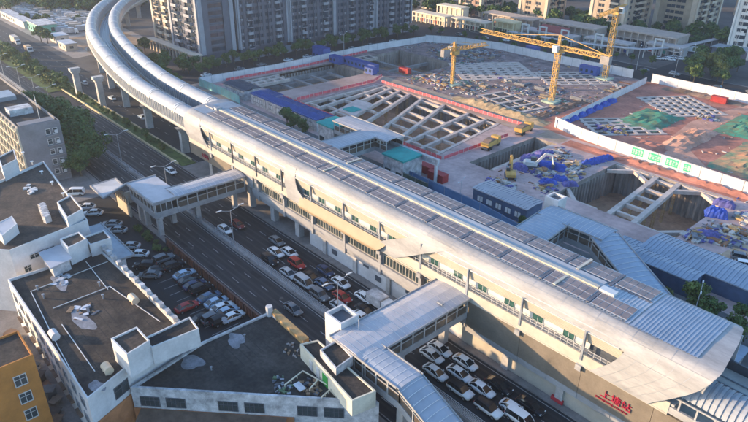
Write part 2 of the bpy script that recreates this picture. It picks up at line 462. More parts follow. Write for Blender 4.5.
b = MB(); b.box(17.5, 14.0, 0, 120, 14.3, 5.6); b.build('ground_wall', CONC, st)
# sign letters
def text_mesh(txt, size, name, mt, parent, loc, rot, depth=.06, sx=1.0):
    cu = bpy.data.curves.new(name, 'FONT'); cu.body = txt; cu.size = size; cu.extrude = depth
    to = bpy.data.objects.new(name + '_src', cu); COL.objects.link(to)
    dg = bpy.context.evaluated_depsgraph_get(); dg.update()
    me = bpy.data.meshes.new_from_object(to.evaluated_get(dg))
    bpy.data.objects.remove(to)
    me.materials.clear(); me.materials.append(mt)
    ob = bpy.data.objects.new(name, me); COL.objects.link(ob)
    ob.parent = parent
    o = parent['_o'] if '_o' in parent else (0,0,0)
    ob.location = (loc[0]-o[0], loc[1]-o[1], loc[2]-o[2]); ob.rotation_euler = rot; ob.scale = (sx, 1, 1)
    return ob
text_mesh('上塘站', 1.45, 'sign_lettering', RED, st, (103.6, -.12, 6.3), (R(90), 0, 0))
text_mesh('SHANGTANG STATION', .42, 'sign_lettering', RED, st, (103.0, -.12, 5.6), (R(90), 0, 0))
text_mesh('上塘站', 1.2, 'sign_lettering', RED, st, (-5.6, -.12, 7.0), (R(90), 0, 0))
# ================================================================ ground, pits, roads
SITE   = mat('dusty_site_concrete', (.52,.365,.335), .92, var=.35, scale=.09, fine=.25)
REDSOIL= mat('red_soil', (.50,.20,.135), .95, var=.4, scale=.12, bump=.4, fine=.3)
BROWNS = mat('brown_soil', (.21,.14,.10), .95, var=.45, scale=.15, bump=.4, fine=.3)
PITDIRT= mat('pit_floor_earth', (.42,.25,.155), .95, var=.45, scale=.13, fine=.3)
GRASS  = mat('verge_greenery', (.085,.13,.03), .95, var=.5, scale=.4, fine=.4)
FARG   = mat('far_town_ground', (.105,.095,.09), .95, var=.4, scale=.06, fine=.3)
PITS = {'A': (-45, 24, 57, 97, 8.0), 'F': (-83, -60, 58, 104, 6.5), 'B': (30, 38, 61, 92, 7.0),
        'C': (57, 87, 62, 92, 9.0), 'E': (-82, -46, 112, 143, 7.0)}
xc = sorted({-900,-400,-110,-88,-87,22,110,130,300,400, *[p[i] for p in PITS.values() for i in (0,1)]})
yc = sorted({-420,-100,16,42,54,97.01,100,104.5,181,205,330,500,820, *[p[i] for p in PITS.values() for i in (2,3)]})
gm = MB()
def gmat(x, y):
    if -88 < x < 130 and 42 < y < 181:
        if x > 22 and y > 100: return 2
        if x < 22 and y > 104: return 5
        return 1
    if y > 205 or x < -110: return 4
    return 0
for xa, xb in zip(xc[:-1], xc[1:]):
    for ya, yb in zip(yc[:-1], yc[1:]):
        mx_, my_ = (xa+xb)/2, (ya+yb)/2
        if any(p[0] < mx_ < p[1] and p[2] < my_ < p[3] for p in PITS.values()): continue
        gm.add([(xa,ya,0),(xb,ya,0),(xb,yb,0),(xa,yb,0)], [(0,1,2,3)], gmat(mx_, my_))
struct(gm.build('ground', [PAVE, SITE, REDSOIL, GRASS, FARG, mat('churned_site_floor', (.29,.215,.205), .95, var=.55, scale=.25, fine=.5)]))
PITW = mat('pit_retaining_wall', (.30,.26,.23), .9, var=.4, scale=.3, fine=.3, stretch=(1,1,.25))
for kx, (xa, xb, ya, yb, d) in PITS.items():
    b = MB()
    # side walls stand just outside the hole, floor lies deeper
    b.box(xa-.6, ya-.6, -d, xa, yb+.6, -.02); b.box(xb, ya-.6, -d, xb+.6, yb+.6, -.02)
    b.box(xa, ya-.6, -d, xb, ya, -.02); b.box(xa, yb, -d, xb, yb+.6, -.02)
    # piles showing in the wall face
    for i in range(int((xb-xa)/1.5)):
        x = xa + .75 + 1.5*i
        b.tube((x, yb+.15, -d), (x, yb+.15, -1.2), .62, n=6); b.tube((x, ya-.15, -d), (x, ya-.15, -1.2), .62, n=6)
    for i in range(int((yb-ya)/1.5)):
        y = ya + .75 + 1.5*i
        b.tube((xa-.15, y, -d), (xa-.15, y, -1.2), .62, n=6); b.tube((xb+.15, y, -d), (xb+.15, y, -1.2), .62, n=6)
    struct(b.build('pit_wall', PITW))
    f = MB(); nx, ny = 16, 20
    hs = [[rnd.uniform(-.35,.35) + (1.6*math.exp(-((i/nx-.3)**2+(j/ny-.5)**2)*14) if kx == 'C' else 0) for j in range(ny+1)] for i in range(nx+1)]
    f.patch(lambda u, v: (xa-.5+(xb-xa+1)*u, ya-.5+(yb-ya+1)*v, -d+.4+hs[round(u*nx)][round(v*ny)]), nx, ny)
    struct(f.build('pit_floor', PITDIRT, smooth=True))

def flat(name, poly, z, mt):
    b = MB(); b.add([(p[0], p[1], z) for p in poly], [tuple(range(len(poly)))]); return struct(b.build(name, mt))
def rect(x0, x1, y0, y1): return [(x0,y0),(x1,y0),(x1,y1),(x0,y1)]
# main road: two carriageways and the one passing under the viaduct
flat('main_road', rect(-700, 400, -10.9, -.5), .012, ASPH)
flat('main_road', rect(-700, 400, -20.4, -12.3), .012, ASPH)
flat('service_road', rect(-700, -18, 4.2, 16.5), .012, ASPH)
flat('car_park', rect(-14, 57.5, -36, -21.6), .008, ASPH)
flat('back_street', rect(-20, 125, 20, 42), .008, mat('worn_grey_concrete_yard', (.17,.165,.165), .9, var=.4, scale=.12, fine=.3))
flat('side_street', rect(-112, -90, -300, 205), .02, ASPH)
flat('cross_street', rect(-700, 390, 184, 204), .016, ASPH)
flat('side_street', rect(14, 23, 181.6, 700), .024, ASPH)
# soil lanes of the site
flat('haul_road', [(-60,57),(-45.8,57),(-45.8,97),(-52,105),(-60,105)], .012, mat('pink_site_slab', (.40,.29,.26), .92, var=.3, scale=.1, fine=.2))
flat('haul_road', rect(24.7, 29.3, 50, 99), .012, SITE)
flat('haul_road', [(-45.8,97.7),(38,92.7),(38,98),(20,104),(-52,105)], .008, mat('sun_tinted_slab', (.42,.32,.24), .92, var=.3, scale=.12, fine=.25))  # slab colour carries the warm sunlight of this strip
flat('soil_strip', rect(38.7, 112, 92.8, 98), .012, REDSOIL)
flat('haul_road', [tuple(G(*q))[:2] for q in ((700,172),(655,150),(690,122),(748,104),(748,112),(706,132),(690,150),(716,178))], .02, mat('pale_red_soil', (.56,.30,.21), .95, var=.3, scale=.15, fine=.25))
# lane marks
b = MB()
for y in (-7.4, -4.0):
    for i in range(75):
        x = -190 + 6*i; b.add([(x,y-.07,.02),(x+2.4,y-.07,.02),(x+2.4,y+.07,.02),(x,y+.07,.02)], [(0,1,2,3)])
for y in (-15.2, -17.8):
    for i in range(60):
        x = -190 + 6*i; b.add([(x,y-.07,.02),(x+2.4,y-.07,.02),(x+2.4,y+.07,.02),(x,y+.07,.02)], [(0,1,2,3)])
for y in (8.2, 12.3):
    for i in range(60):
        x = -400 + 6*i; b.add([(x,y-.07,.02),(x+2.4,y-.07,.02),(x+2.4,y+.07,.02),(x,y+.07,.02)], [(0,1,2,3)])
for y in (-1.0, -10.5, -12.7, -20.0):
    b.add([(-500,y-.07,.02),(300,y-.07,.02),(300,y+.07,.02),(-500,y+.07,.02)], [(0,1,2,3)])
for i in range(16):
    x = 23 + 2.55*i
    b.add([(x-.06,-29.3,.016),(x+.06,-29.3,.016),(x+.06,-24,.016),(x-.06,-24,.016)], [(0,1,2,3)])
    if i < 14: b.add([(x-.06,-36,.016),(x+.06,-36,.016),(x+.06,-31.8,.016),(x-.06,-31.8,.016)], [(0,1,2,3)])
b.add([(-500,4.5,.02),(-18,4.5,.02),(-18,4.62,.02),(-500,4.62,.02)], [(0,1,2,3)])
struct(b.build('road_markings', mat('worn_road_paint', (.34,.34,.34), .8, var=.6, scale=1.2, fine=.4)))
# kerbs, median, planted strips
b = MB(); b.box(-18, -.45, 0, 300, .45, .14); b.box(-18, .45, 0, 300, .9, .10); struct(b.build('pavement', PAVE))
b = MB(); b.box(-115, -.35, 0, -20, 0, .5); b.box(-115, 3.6, 0, -20, 3.9, .6); struct(b.build('kerb', mat('sun_tinted_kerb', (.56,.47,.28), .85, var=.3, scale=.5, fine=.2)))  # sunlight catching the kerb edges is painted in as cream yellow
b = MB(); b.box(-700, 0, 0, -18, 3.9, .16); struct(b.build('verge', GRASS))
flat('verge', rect(-260,-112,-5.2,5.5), .19, GRASS)
b = MB(); b.box(-700, -11.9, 0, 400, -11.1, .16); struct(b.build('median', CONCD))
b = MB(); b.box(-700, -21.6, 0, 400, -20.5, .14); struct(b.build('pavement', PAVE))
b = MB(); b.box(-60, 16.6, 0, 16, 19.8, .14); struct(b.build('pavement', PAVE))

def ribbon_fence(name, label, cat, pts, h, t, mt, group=None, pw=6.0, postmt=None, capmt=None, z0=0.0, gap=.06):
    """a run of hoarding: panels between posts, each panel proud of the next by a joint"""
    th = thing(name, label, cat, (pts[0][0], pts[0][1], 0), group)
    pm = postmt or MIDMET
    for a, c in zip(pts[:-1], pts[1:]):
        a, c = Vector((a[0], a[1], 0)), Vector((c[0], c[1], 0)); L = (c-a).length; n = max(1, round(L/pw)); d = (c-a)/n
        for i in range(n):
            s, e = a + d*i, a + d*(i+1); u = d.normalized()
            s2, e2 = s + u*gap, e - u*gap
            b = MB(); b.beam((s2.x, s2.y, z0+h/2), (e2.x, e2.y, z0+h/2), t, h)
            b.beam((s.x, s.y, 0), (s.x, s.y, z0+h+.12), .14, .14, mi=1)
            b.beam((s2.x, s2.y, z0+h-.08), (e2.x, e2.y, z0+h-.08), t+.05, .1, mi=1); b.build('panel', [mt, pm], th)
    return th
# median guard rails
def rail(name, label, x0, x1, y, mt, h=1.0, step=2.5):
    th = thing(name, label, 'guard rail', (x0, y, 0))
    b = MB()
    for z in (.35, .62, .95): b.box(x0, y-.03, z+.14, x1, y+.03, z+.22)
    i = 0
    while x0 + i*step < x1: b.box(x0+i*step-.05, y-.05, .1, x0+i*step+.05, y+.05, 1.2); i += 1
    b.build('rail', mt, th); return th
RAILM = mat('galvanised_rail', (.48,.50,.52), .5, .4, var=.15, scale=1)
rail('guard_rail', 'pale metal guard rail on the station side of the road median', 0, 150, -11.15, RAILM)
rail('guard_rail', 'pale metal guard rail on the far-from-station side of the median', 0, 150, -11.85, RAILM)
rail('guard_rail', 'dull metal fence along the median at the upper left', -210, -3, -11.6, MIDMET, step=4)
# pale kerb blocks standing in for patches of sunlight on the median
b = MB()
for x0, x1 in ((-30,-26),(3,10),(12.5,19.5),(24,27)): b.box(x0, -11.85, .16, x1, -11.35, .62)
[struct(o) for o in b.build_each('kerb', CONC)]
# patches and manhole lids on the carriageways
rp_ = random.Random(5); b = MB()
for i in range(26):
    x = -120+9.3*i+rp_.uniform(-3,3); y = rp_.choice((-2.6,-5.6,-8.9,-13.9,-16.5,-19)); L = rp_.uniform(1.5,6); w = rp_.uniform(.5,1.3)
    b.add([(x,y-w/2,.016),(x+L,y-w/2,.016),(x+L,y+w/2,.016),(x,y+w/2,.016)], [(0,1,2,3)])
struct(b.build('road_patches', mat('dark_road_patch', (.016,.016,.018), .9, var=.3, scale=1)))
b = MB()
for i in range(22):
    x = -100+10.5*i+rp_.uniform(-4,4); y = rp_.choice((-4.9,-8.2,-14.6,-18.3))
    b.add([(x+.38*math.cos(a), y+.38*math.sin(a), .022) for a in [2*math.pi*j/12 for j in range(12)]], [tuple(range(12))])
struct(b.build('manhole_lids', mat('iron_lid', (.09,.085,.08), .6, .3, var=.3, scale=3)))
b = MB()
for y in (-2.0,-3.3,-5.0,-6.5,-8.2,-9.7,-13.2,-14.5,-16.0,-17.2,-18.5,-19.7):
    b.add([(-300,y-.22,.0142),(300,y-.22,.0142),(300,y+.22,.0142),(-300,y+.22,.0142)], [(0,1,2,3)])
struct(b.build('tyre_track_lines', mat('tyre_polished_asphalt', (.021,.021,.024), .6, var=.5, scale=.5, stretch=(.1,1,1))))
# brown ribbed hoarding of the car park
th = thing('car_park_hoarding', 'rust brown ribbed hoarding between the car park and the road', 'fence', (19, -21.8, 0))
b = MB()
for i in range(78):
    x = 19 + .5*i; b.box(x, -21.95 if i % 2 else -21.86, 0, x+.5, -21.75, 2.0)
b.build('ribbed_panels', mat('rust_brown_paint', (.23,.085,.05), .7, var=.4, scale=.6, fine=.2), th)
b = MB(); b.box(19, -22.02, 2.0, 58, -21.7, 2.08)
for i in range(14): b.box(19+3*i-.08, -22.1, 0, 19+3*i+.08, -21.93, 2.01)
b.build('top_rail', mat('dark_rust', (.12,.06,.045), .7, var=.3, scale=1), th)
# ================================================================ elevated railway
VC = [(-20.5,2.6),(-28.8,2.9),(-42.4,3.3),(-63.5,5.0),(-93.1,9.8),(-126.8,17.2),(-154.9,25.2),(-191.9,40.0),(-225,58.5),(-250.6,78.3),(-285,112),(-318,152),(-345,195),(-370,250)]
def spline(P, per=6):
    P = [Vector((p[0], p[1], 0)) for p in P]; out = []
    for i in range(len(P)-1):
        p0, p1, p2, p3 = P[max(i-1,0)], P[i], P[i+1], P[min(i+2,len(P)-1)]
        for k in range(per):
            t = k/per
            out.append(.5*((2*p1)+(-p0+p2)*t+(2*p0-5*p1+4*p2-p3)*t*t+(-p0+3*p1-3*p2+p3)*t**3))
    out.append(P[-1]); return out
def frames_of(pts):
    fr = []
    for i, p in enumerate(pts):
        a, b = pts[max(i-1,0)], pts[min(i+1,len(pts)-1)]; d = (b-a).normalized()
        fr.append(((p.x, p.y, 0), (d.y, -d.x) if False else (-(-d.y), -d.x)))
    return fr
vp = [Vector((-11.0, 2.4, 0))] + spline(VC)
VF = frames_of(vp)            # side vector points away from the road (to +y where the line runs straight)
# keep the sign right whatever the travel direction
VF = [(o, s if (s[0]*0.3 + s[1]*1.0) > 0 or i > 60 else (-s[0], -s[1])) for i, (o, s) in enumerate(VF)]
el = thing('elevated_railway', 'curving elevated railway with two white tubular noise covers on tall piers', 'viaduct', (-60, 10, 0))
DECKM = mat('cream_deck_concrete', (.56,.53,.47), .8, var=.2, scale=.3, fine=.15)
TUBE = mat('pale_metal_tube', (.33,.35,.38), .6, .05, var=.12, scale=.35)
TUBED = mat('tube_side_glazing', (.20,.23,.27), .3, .1, var=.25, scale=.8)
for o0 in (0.0, 9.3):
    b = MB()
    b.sweep([(o0+0,9.3),(o0-.05,10.1),(o0+.25,10.1),(o0+.3,9.6),(o0+4.9,9.6),(o0+4.95,10.1),(o0+5.25,10.1),(o0+5.2,9.3),(o0+3.9,8.5),(o0+3.5,7.5),(o0+1.7,7.5),(o0+1.3,8.5)], VF, closed=True, caps=True)
    b.build('deck', DECKM, el)
    cx = o0 + 2.6
    arc = [(cx - 2.35*math.cos(t), 12.1 + 2.35*math.sin(t)) for t in [math.pi*i/12 for i in range(13)]]
    # round roof of the noise cover: it stops short of the glazed sides
    roof_arc = [a for a in arc if a[1] > 12.6]
    b = MB(); b.sweep(roof_arc, VF); b.sweep([(a*1.0, z-.12) for a, z in roof_arc], VF)
    b.build('noise_cover', TUBE, el, smooth=True)
    b = MB(); b.sweep([(cx-2.38,10.1),(cx-2.36,12.0),(cx-2.22,12.85)], VF); b.sweep([(cx+2.38,10.1),(cx+2.36,12.0),(cx+2.22,12.85)], VF)
    # ribs of the glazing
    acc = 0; big = MB()
    for i in range(len(vp)-1):
        a, c = vp[i], vp[i+1]; L = (c-a).length; n = max(1, round(L/1.5))
        for k in range(n):
            p = a + (c-a)*k/n; sd = VF[i][1]; d = (c-a).normalized()
            for sg in (-1, 1):
                q = [(p.x+sd[0]*(cx+sg*2.42), p.y+sd[1]*(cx+sg*2.42), 10.1), (p.x+sd[0]*(cx+sg*2.40), p.y+sd[1]*(cx+sg*2.40), 12.7)]
                b.beam(q[0], q[1], .16, .12, mi=1)
            acc += L/n
            if acc > 16:
                acc = 0
                for kk in (0, 1.1):
                    ring = [(cx-2.47*math.cos(t), 12.1+2.47*math.sin(t)) for t in [math.pi*(.05+.9*j/10) for j in range(11)]]
                    fr = [((p.x+d.x*(kk+e), p.y+d.y*(kk+e), 0), sd) for e in (0, .55)]
                    big.sweep(ring, fr)
    b.build('side_glazing', [TUBED, ALU], el)
    for r_ in big.build_each('joint_ring', ALU, el): r_.data.polygons.foreach_set('use_smooth', [True]*len(r_.data.polygons))
    b = MB(); b.sweep([(cx+1.35,14.07),(cx+1.45,14.16),(cx+1.7,13.86),(cx+1.6,13.8)], VF); b.build('cover_seam', MIDMET, el)
b = MB(); b.sweep([(5.4,9.0),(9.15,9.0)], VF); b.sweep([(5.4,8.8),(9.15,8.8)], VF); b.build('centre_slab', MIDMET, el)
b = MB()
for o in (6.4, 7.2, 8.1): b.sweep([(o,9.0),(o,9.35),(o+.18,9.35),(o+.18,9.0)], VF, closed=True)
b.build_each('cable_trough', TUBED, el)
# piers
def at_len(s):
    acc = 0
    for i in range(len(vp)-1):
        L = (vp[i+1]-vp[i]).length
        if acc + L >= s: return vp[i] + (vp[i+1]-vp[i])*((s-acc)/L), VF[i][1], (vp[i+1]-vp[i]).normalized()
        acc += L
    return vp[-1], VF[-1][1], (vp[-1]-vp[-2]).normalized()
for i in range(14):
    s = 16 + 26*i; p, sd, d = at_len(s)
    for o0 in (2.6, 11.9):
        c = (p.x+sd[0]*o0, p.y+sd[1]*o0); b = MB(); a = math.atan2(d.y, d.x)
        b.obox(c, a, .75, 1.0, 0, 6.2)
        # flared head
        ca, sa = math.cos(a), math.sin(a); V = []
        for hx, hy, z in ((.75,1.0,6.2),(.95,2.0,7.5)):
            for ex, ey in ((-hx,-hy),(hx,-hy),(hx,hy),(-hx,hy)): V.append((c[0]+ex*ca-ey*sa, c[1]+ex*sa+ey*ca, z))
        b.add(V, [(0,1,5,4),(1,2,6,5),(2,3,7,6),(3,0,4,7),(4,5,6,7)])
        b.build('pier', CONC, el)
# free-standing piers with no deck
for (bx, by, tx, ty, lab) in ((80,96.5,73.6,66,'bare pale concrete pier in the verge, no deck on it, farther from the station'),
                              (103,106,97,77,'bare pale concrete pier in the verge, no deck on it, nearer to the station')):
    p = G(bx, by); b = MB()
    b.box(p.x-.8, p.y-.95, 0, p.x+.8, p.y+.95, 8.6)
    b.prism([(p.x-.8,p.y-.95),(p.x+.8,p.y-.95),(p.x+.8,p.y+.95),(p.x-.8,p.y+.95)], 8.6, 8.61)
    b.box(p.x-1.0, p.y-1.3, 8.61, p.x+1.0, p.y+1.3, 9.3); b.box(p.x-1.1, p.y-1.7, 9.3, p.x+1.1, p.y+1.7, 10.3)
    tag(b.build('bridge_pier', CONC, origin=(p.x, p.y, 0)), lab, 'pier', 'free-standing piers')
# ================================================================ tail viaduct to the lower right
el2 = thing('elevated_railway', 'short elevated railway with a ribbed barrel cover, leaving the big curved end of the station', 'viaduct', (125, 7, 0))
b = MB(); b.box(110.5, .35, 5.2, 190, 14.5, 9.4); b.build('deck', DECKM, el2)
b = MB(); b.box(110.2, -.05, 9.4, 190, .3, 10.4); b.build('parapet', CLAD, el2)
b = MB()
for i in range(30): b.box(111+2*i-.1, .02, 10.4, 111+2*i+.1, .25, 11.9)
b.box(110.4,.05,11.8,190,.22,12.0)
b.build('parapet_frame', CLAD, el2)
b = MB(); n = 110
for i in range(n):
    xa = 112.6 + .7*i
    for (p, q, r) in ((xa, xa+.38, 2.75), (xa+.38, xa+.7, 2.62)):
        ring = [(3.3 - r*math.cos(t), 11.3 + r*math.sin(t)*.95) for t in [math.pi*(.08+.84*j/12) for j in range(13)]]
        b.sweep(ring, [((p,0,0),(0,1)), ((q,0,0),(0,1))])
b.build('barrel_cover', TUBE, el2)
b = MB()
for y in (6.9, 8.4, 10.2, 11.7): b.box(111, y-.06, 9.4, 190, y+.06, 9.6)
b.build_each('rail', MIDMET, el2)
b = MB(); b.box(111, 6.2, 9.4, 190, 6.5, 10.6); b.box(111, 13.9, 9.4, 190, 14.2, 10.8); b.box(111, 9.1, 9.4, 190, 9.5, 10.0); b.build_each('track_wall', DARKMET, el2)
for i in range(3):
    c = MB(); x = 128+20*i; c.box(x-1, 5, 0, x+1, 9, 5.2); c.build('pier', CONC, el2)
# ================================================================ footbridges
FBROOF = mat('footbridge_roof_sheet', (.44,.43,.45), .5, .15, var=.15, scale=.35)
FBLUE = mat('footbridge_blue_and_shade_roof', (.36,.385,.43), .5, .15, var=.15, scale=.35)  # bluer copy of the sheet; paints cast shadow on the near footbridge
BELLY = mat('bridge_underside', (.22,.24,.24), .7, .1, var=.2, scale=.5)
GLASSB = mat('amber_tinted_glazing', (.13,.10,.075), .18, 0, var=.35, scale=.7, spec=.7)
def gallery(th, p, q, half, zf0, zf1, h=2.9, roofmt=FBROOF, crown=.35, post=2.4, eave=.35, sides=(1,1)):
    """covered walkway from p to q: slab, parapets, glazing, posts, slightly crowned roof"""
    p, q = Vector((p[0],p[1],0)), Vector((q[0],q[1],0)); d = (q-p); L = d.length; d.normalize(); s = Vector((-d.y, d.x, 0))
    def fr(e0=0, e1=0):
        a, c = p - d*e0, q + d*e1
        return [((a.x, a.y, zf0), (s.x, s.y)), ((c.x, c.y, zf1), (s.x, s.y))]
    b = MB(); b.sweep([(-half,-.75),(-half,0),(half,0),(half,-.75)], fr(), closed=True, caps=True); b.build('deck', BELLY, th)
    b = MB()
    for sg, on in zip((-1, 1), sides):
        if on: b.sweep([(sg*(half+.12),-.85),(sg*(half+.12),.25),(sg*half,.25),(sg*half,-.85)], fr(), closed=True, caps=True)
    b.build('edge_beam', CLAD, th)
    for sg, on in zip((-1, 1), sides):
        if on:
            b = MB(); b.sweep([(sg*(half-.02),.25),(sg*(half-.02),1.5),(sg*(half-.06),1.5),(sg*(half-.06),.25)], fr(), closed=True, caps=True); b.build('glazing', GLASSB, th)
            b = MB(); n = max(1, round(L/post))
            for i in range(n+1):
                c = p + d*(L*i/n) + s*sg*(half+.02); z = zf0 + (zf1-zf0)*i/n
                b.beam((c.x,c.y,z), (c.x,c.y,z+h), .16, .16)
            b.sweep([(sg*half+.04,1.5),(sg*half+.04,1.6),(sg*half-.06,1.6),(sg*half-.06,1.5)], fr(), closed=True)
            b.build('side_frame', ALU, th)
    b = MB(); hw = half + eave
    top = [(-hw,h-.05),(-hw*.55,h+crown*.75),(0,h+crown),(hw*.55,h+crown*.75),(hw,h-.05)]
    bot = [(a*.98, z-.18) for a, z in reversed(top)]
    b.sweep(top + bot, fr(.2,.2), closed=True, caps=True)
    n = max(2, round(L/1.1))
    for i in range(n):
        t = (i+.5)/n; c = p + d*L*t; z = zf0+(zf1-zf0)*t
        e = d*.05
        for (a0, z0), (a1, z1) in zip(top[:-1], top[1:]):
            A = c + s*a0; B = c + s*a1
            b.add([(A.x-e.x,A.y-e.y,z+z0+.03),(A.x+e.x,A.y+e.y,z+z0+.03),(B.x+e.x,B.y+e.y,z+z1+.03),(B.x-e.x,B.y-e.y,z+z1+.03)], [(0,1,2,3)], 1)
    rf = b.build('roof', [roofmt, ALU], th)
    for sg in (-1, 1):
        b = MB(); b.sweep([(sg*hw,h-.22),(sg*hw,h+.14),(sg*(hw+.14),h+.14),(sg*(hw+.14),h-.22)], fr(.22,.22), closed=True, caps=True); b.build('gutter', CLAD, rf)
    return rf
# near footbridge
fb = thing('footbridge', 'wide covered footbridge with a white lift tower, spanning the queue of cars', 'footbridge', (78, -12, 0))
gallery(fb, (77.3,-22.0), (77.3,-.3), 3.2, 6.9, 6.9)
gallery(fb, (74.2,-20.1), (87.6,-20.1), 1.75, 6.9, 6.9, roofmt=FBLUE, crown=.2, sides=(1,0))
gallery(fb, (87.6,-20.1), (102.5,-20.1), 1.75, 6.9, .6, roofmt=FBLUE, crown=.2)
for (x, y) in ((77.3,-11.7),(75.4,-20.3),(86.5,-20.1),(77.3,-1.6)):
    b = MB(); b.box(x-.6, y-.5, 0, x+.6, y+.5, 6.1); b.box(x-1.9, y-.45, 5.5, x+1.9, y+.45, 6.1); b.build('pier', CONC, fb)
b = MB(); b.box(70.2, -20.3, 0, 73.9, -16.9, 10.2); b.box(70.2,-20.3,10.2,70.5,-16.9,11.0); b.box(73.6,-20.3,10.2,73.9,-16.9,11.0); b.box(70.5,-20.3,10.2,73.6,-20.0,11.0); b.box(70.5,-17.2,10.2,73.6,-16.9,11.0)
lt = b.build('lift_tower', WHITE, fb)
b = MB(); b.box(70.5,-20.0,10.2,73.6,-17.2,10.26); b.build('tower_roof', DARKMET, lt)
b = MB(); b.box(78.6,-5.4,10.25,79.7,-4.9,10.5); b.build('roof_hatch', MIDMET, fb)
b = MB(); b.tube((75.6,-18.4,9.9), (75.6,-18.4,11.9), .07, n=6); b.build('mast', ALU, fb)
# far footbridge
fb1 = thing('footbridge', 'slim covered footbridge with a hipped corner roof and a stair canopy beside the big trees', 'footbridge', (12, -12, 0))
gallery(fb1, (12.4,-16.6), (12.4,-.3), 2.3, 5.4, 5.4, crown=.5)
b = MB()
A, B, Cc, D = (1.6,-21.8), (1.0,-15.3), (9.4,-15.3), (15.0,-21.6)
b.prism([A, B, Cc, (14.8,-16.2), D], 8.0, [8.25,8.25,8.35,8.4,8.4]); rf = b.build('corner_roof', FBROOF, fb1)
b = MB(); b.box(1.4,-22.0,7.85,15.2,-21.75,8.45); b.box(1.2,-22,7.85,1.45,-15.1,8.4); b.box(14.8,-21.9,7.85,15.1,-16.4,8.5); b.build('gutter', CLAD, rf)
b = MB(); b.box(1.8,-21.5,4.7,14.6,-15.8,5.4); b.build('deck', BELLY, fb1)
b = MB(); b.box(1.8,-21.65,4.5,14.7,-21.5,5.9); b.box(14.55,-21.5,4.5,14.7,-16.2,5.9); b.build('edge_beam', CLAD, fb1)
b = MB(); b.box(1.9,-21.4,5.9,14.5,-21.34,7.2); b.build('glazing', GLASSB, fb1)
b = MB()
for i in range(8): b.box(2+1.75*i-.08,-21.6,5.4,2+1.75*i+.08,-21.45,8.0)
for i in range(5): b.box(14.5,-21.4+1.2*i-.08,5.4,14.66,-21.4+1.2*i+.08,8.0)
b.build_each('post', ALU, fb1)
for (x, y) in ((13.6,-20.6),(7.6,-20.8),(4.4,-20.8),(12.4,-11.3),(12.4,-2.0),(10,-16)):
    b = MB(); b.box(x-.5,y-.5,0,x+.5,y+.5,4.7); b.box(x-1.3,y-.4,4.2,x+1.3,y+.4,4.7); b.build('pier', CONC, fb1)
cv = [G(90.5,186,4.2), G(115.5,178.5,4.2), G(123.5,186,6.6), G(103,198,5.6)]
q0, q1 = Vector((1.4,-15.2,8.2)), Vector((1.4,-22.0,8.2))
b = MB()
b.add([cv[0], cv[1], cv[2], cv[3]], [(0,1,2,3)]); b.add([c - Vector((0,0,.2)) for c in cv], [(3,2,1,0)])
b.build('stair_canopy', FBLUE, fb1)
b = MB()
for a, c in zip(cv, cv[1:] + cv[:1]): b.beam(a, c, .35, .3)
b.beam(cv[3], (1.4,-21.9,8.2), .5, .3); b.build('canopy_frame', CLAD, fb1)
b = MB(); b.add([cv[3], cv[2], (1.3,-15.4,8.2), (1.3,-21.9,8.2)], [(0,1,2,3)]); b.build('stair_roof', MIDMET, fb1)
b = MB(); b.box(-6,-22.3,0,1.6,-21.9,2.9); b.box(-6,-22.3,0,-5.6,-17,2.9); b.build('stair_wall', mat('cream_fascia_panels',(0,0,0)), fb1)
b = MB()
for i in range(7): b.box(-5.8+1.15*i-.1,-22.25,2.9,-5.8+1.15*i+.1,-22.0,5.6)
b.box(-6,-22.3,4.6,1.6,-22.1,5.0); b.build('window_frame', mat('cream_fascia_panels',(0,0,0)), fb1)
b = MB(); b.box(-5.6,-22.0,2.9,1.6,-21.95,4.6); b.build('glazing', GLASSB, fb1)
# rear footbridge beside the green-roofed hut
rb_ = thing('footbridge', 'pale covered footbridge behind the station leading to the turquoise-roofed entrance', 'footbridge', (14, 30, 0))
gallery(rb_, (13.2,15.2), (13.2,44.0), 3.0, 6.0, 6.0, roofmt=FBROOF, crown=.3)
gallery(rb_, (-1.0,41.5), (20.5,41.5), 3.0, 6.0, 6.0, roofmt=FBROOF, crown=.3)
for (x, y) in ((13.2,24),(13.2,34),(0,41.5),(18,41.5)):
    b = MB(); b.box(x-.5,y-.5,0,x+.5,y+.5,5.2); b.build('pier', CONC, rb_)
TURQ = mat('turquoise_sheet', (.02,.30,.27), .6, 0, var=.2, scale=.5)
for (x0, x1, y0, y1, lab, h) in ((-9,-1.2,38.2,45.5,'small hut with a turquoise roof left of the rear footbridge',6.4), (20.8,28.8,36.6,44.2,'pale hut with a turquoise roof at the right end of the rear footbridge',6.2)):
    t = thing('stair_hut', lab, 'hut', ((x0+x1)/2,(y0+y1)/2,0), 'turquoise roofed huts')
    b = MB(); b.box(x0+.4,y0+.4,0,x1-.4,y1-.4,h-.3); b.build('wall', OLDWHITE, t)
    b = MB(); b.prism(rect(x0,x1,y0,y1), [h-.3,h-.3,h-.1,h-.1], [h+.1,h+.1,h+.4,h+.4]); b.build('roof', TURQ, t)
    b = MB(); b.box(x0+1,y0+.3,1,x0+3,y0+.395,2.6); b.box(x1-3,y0+.3,1,x1-1,y0+.395,2.6); b.build('window', GLASSD, t)
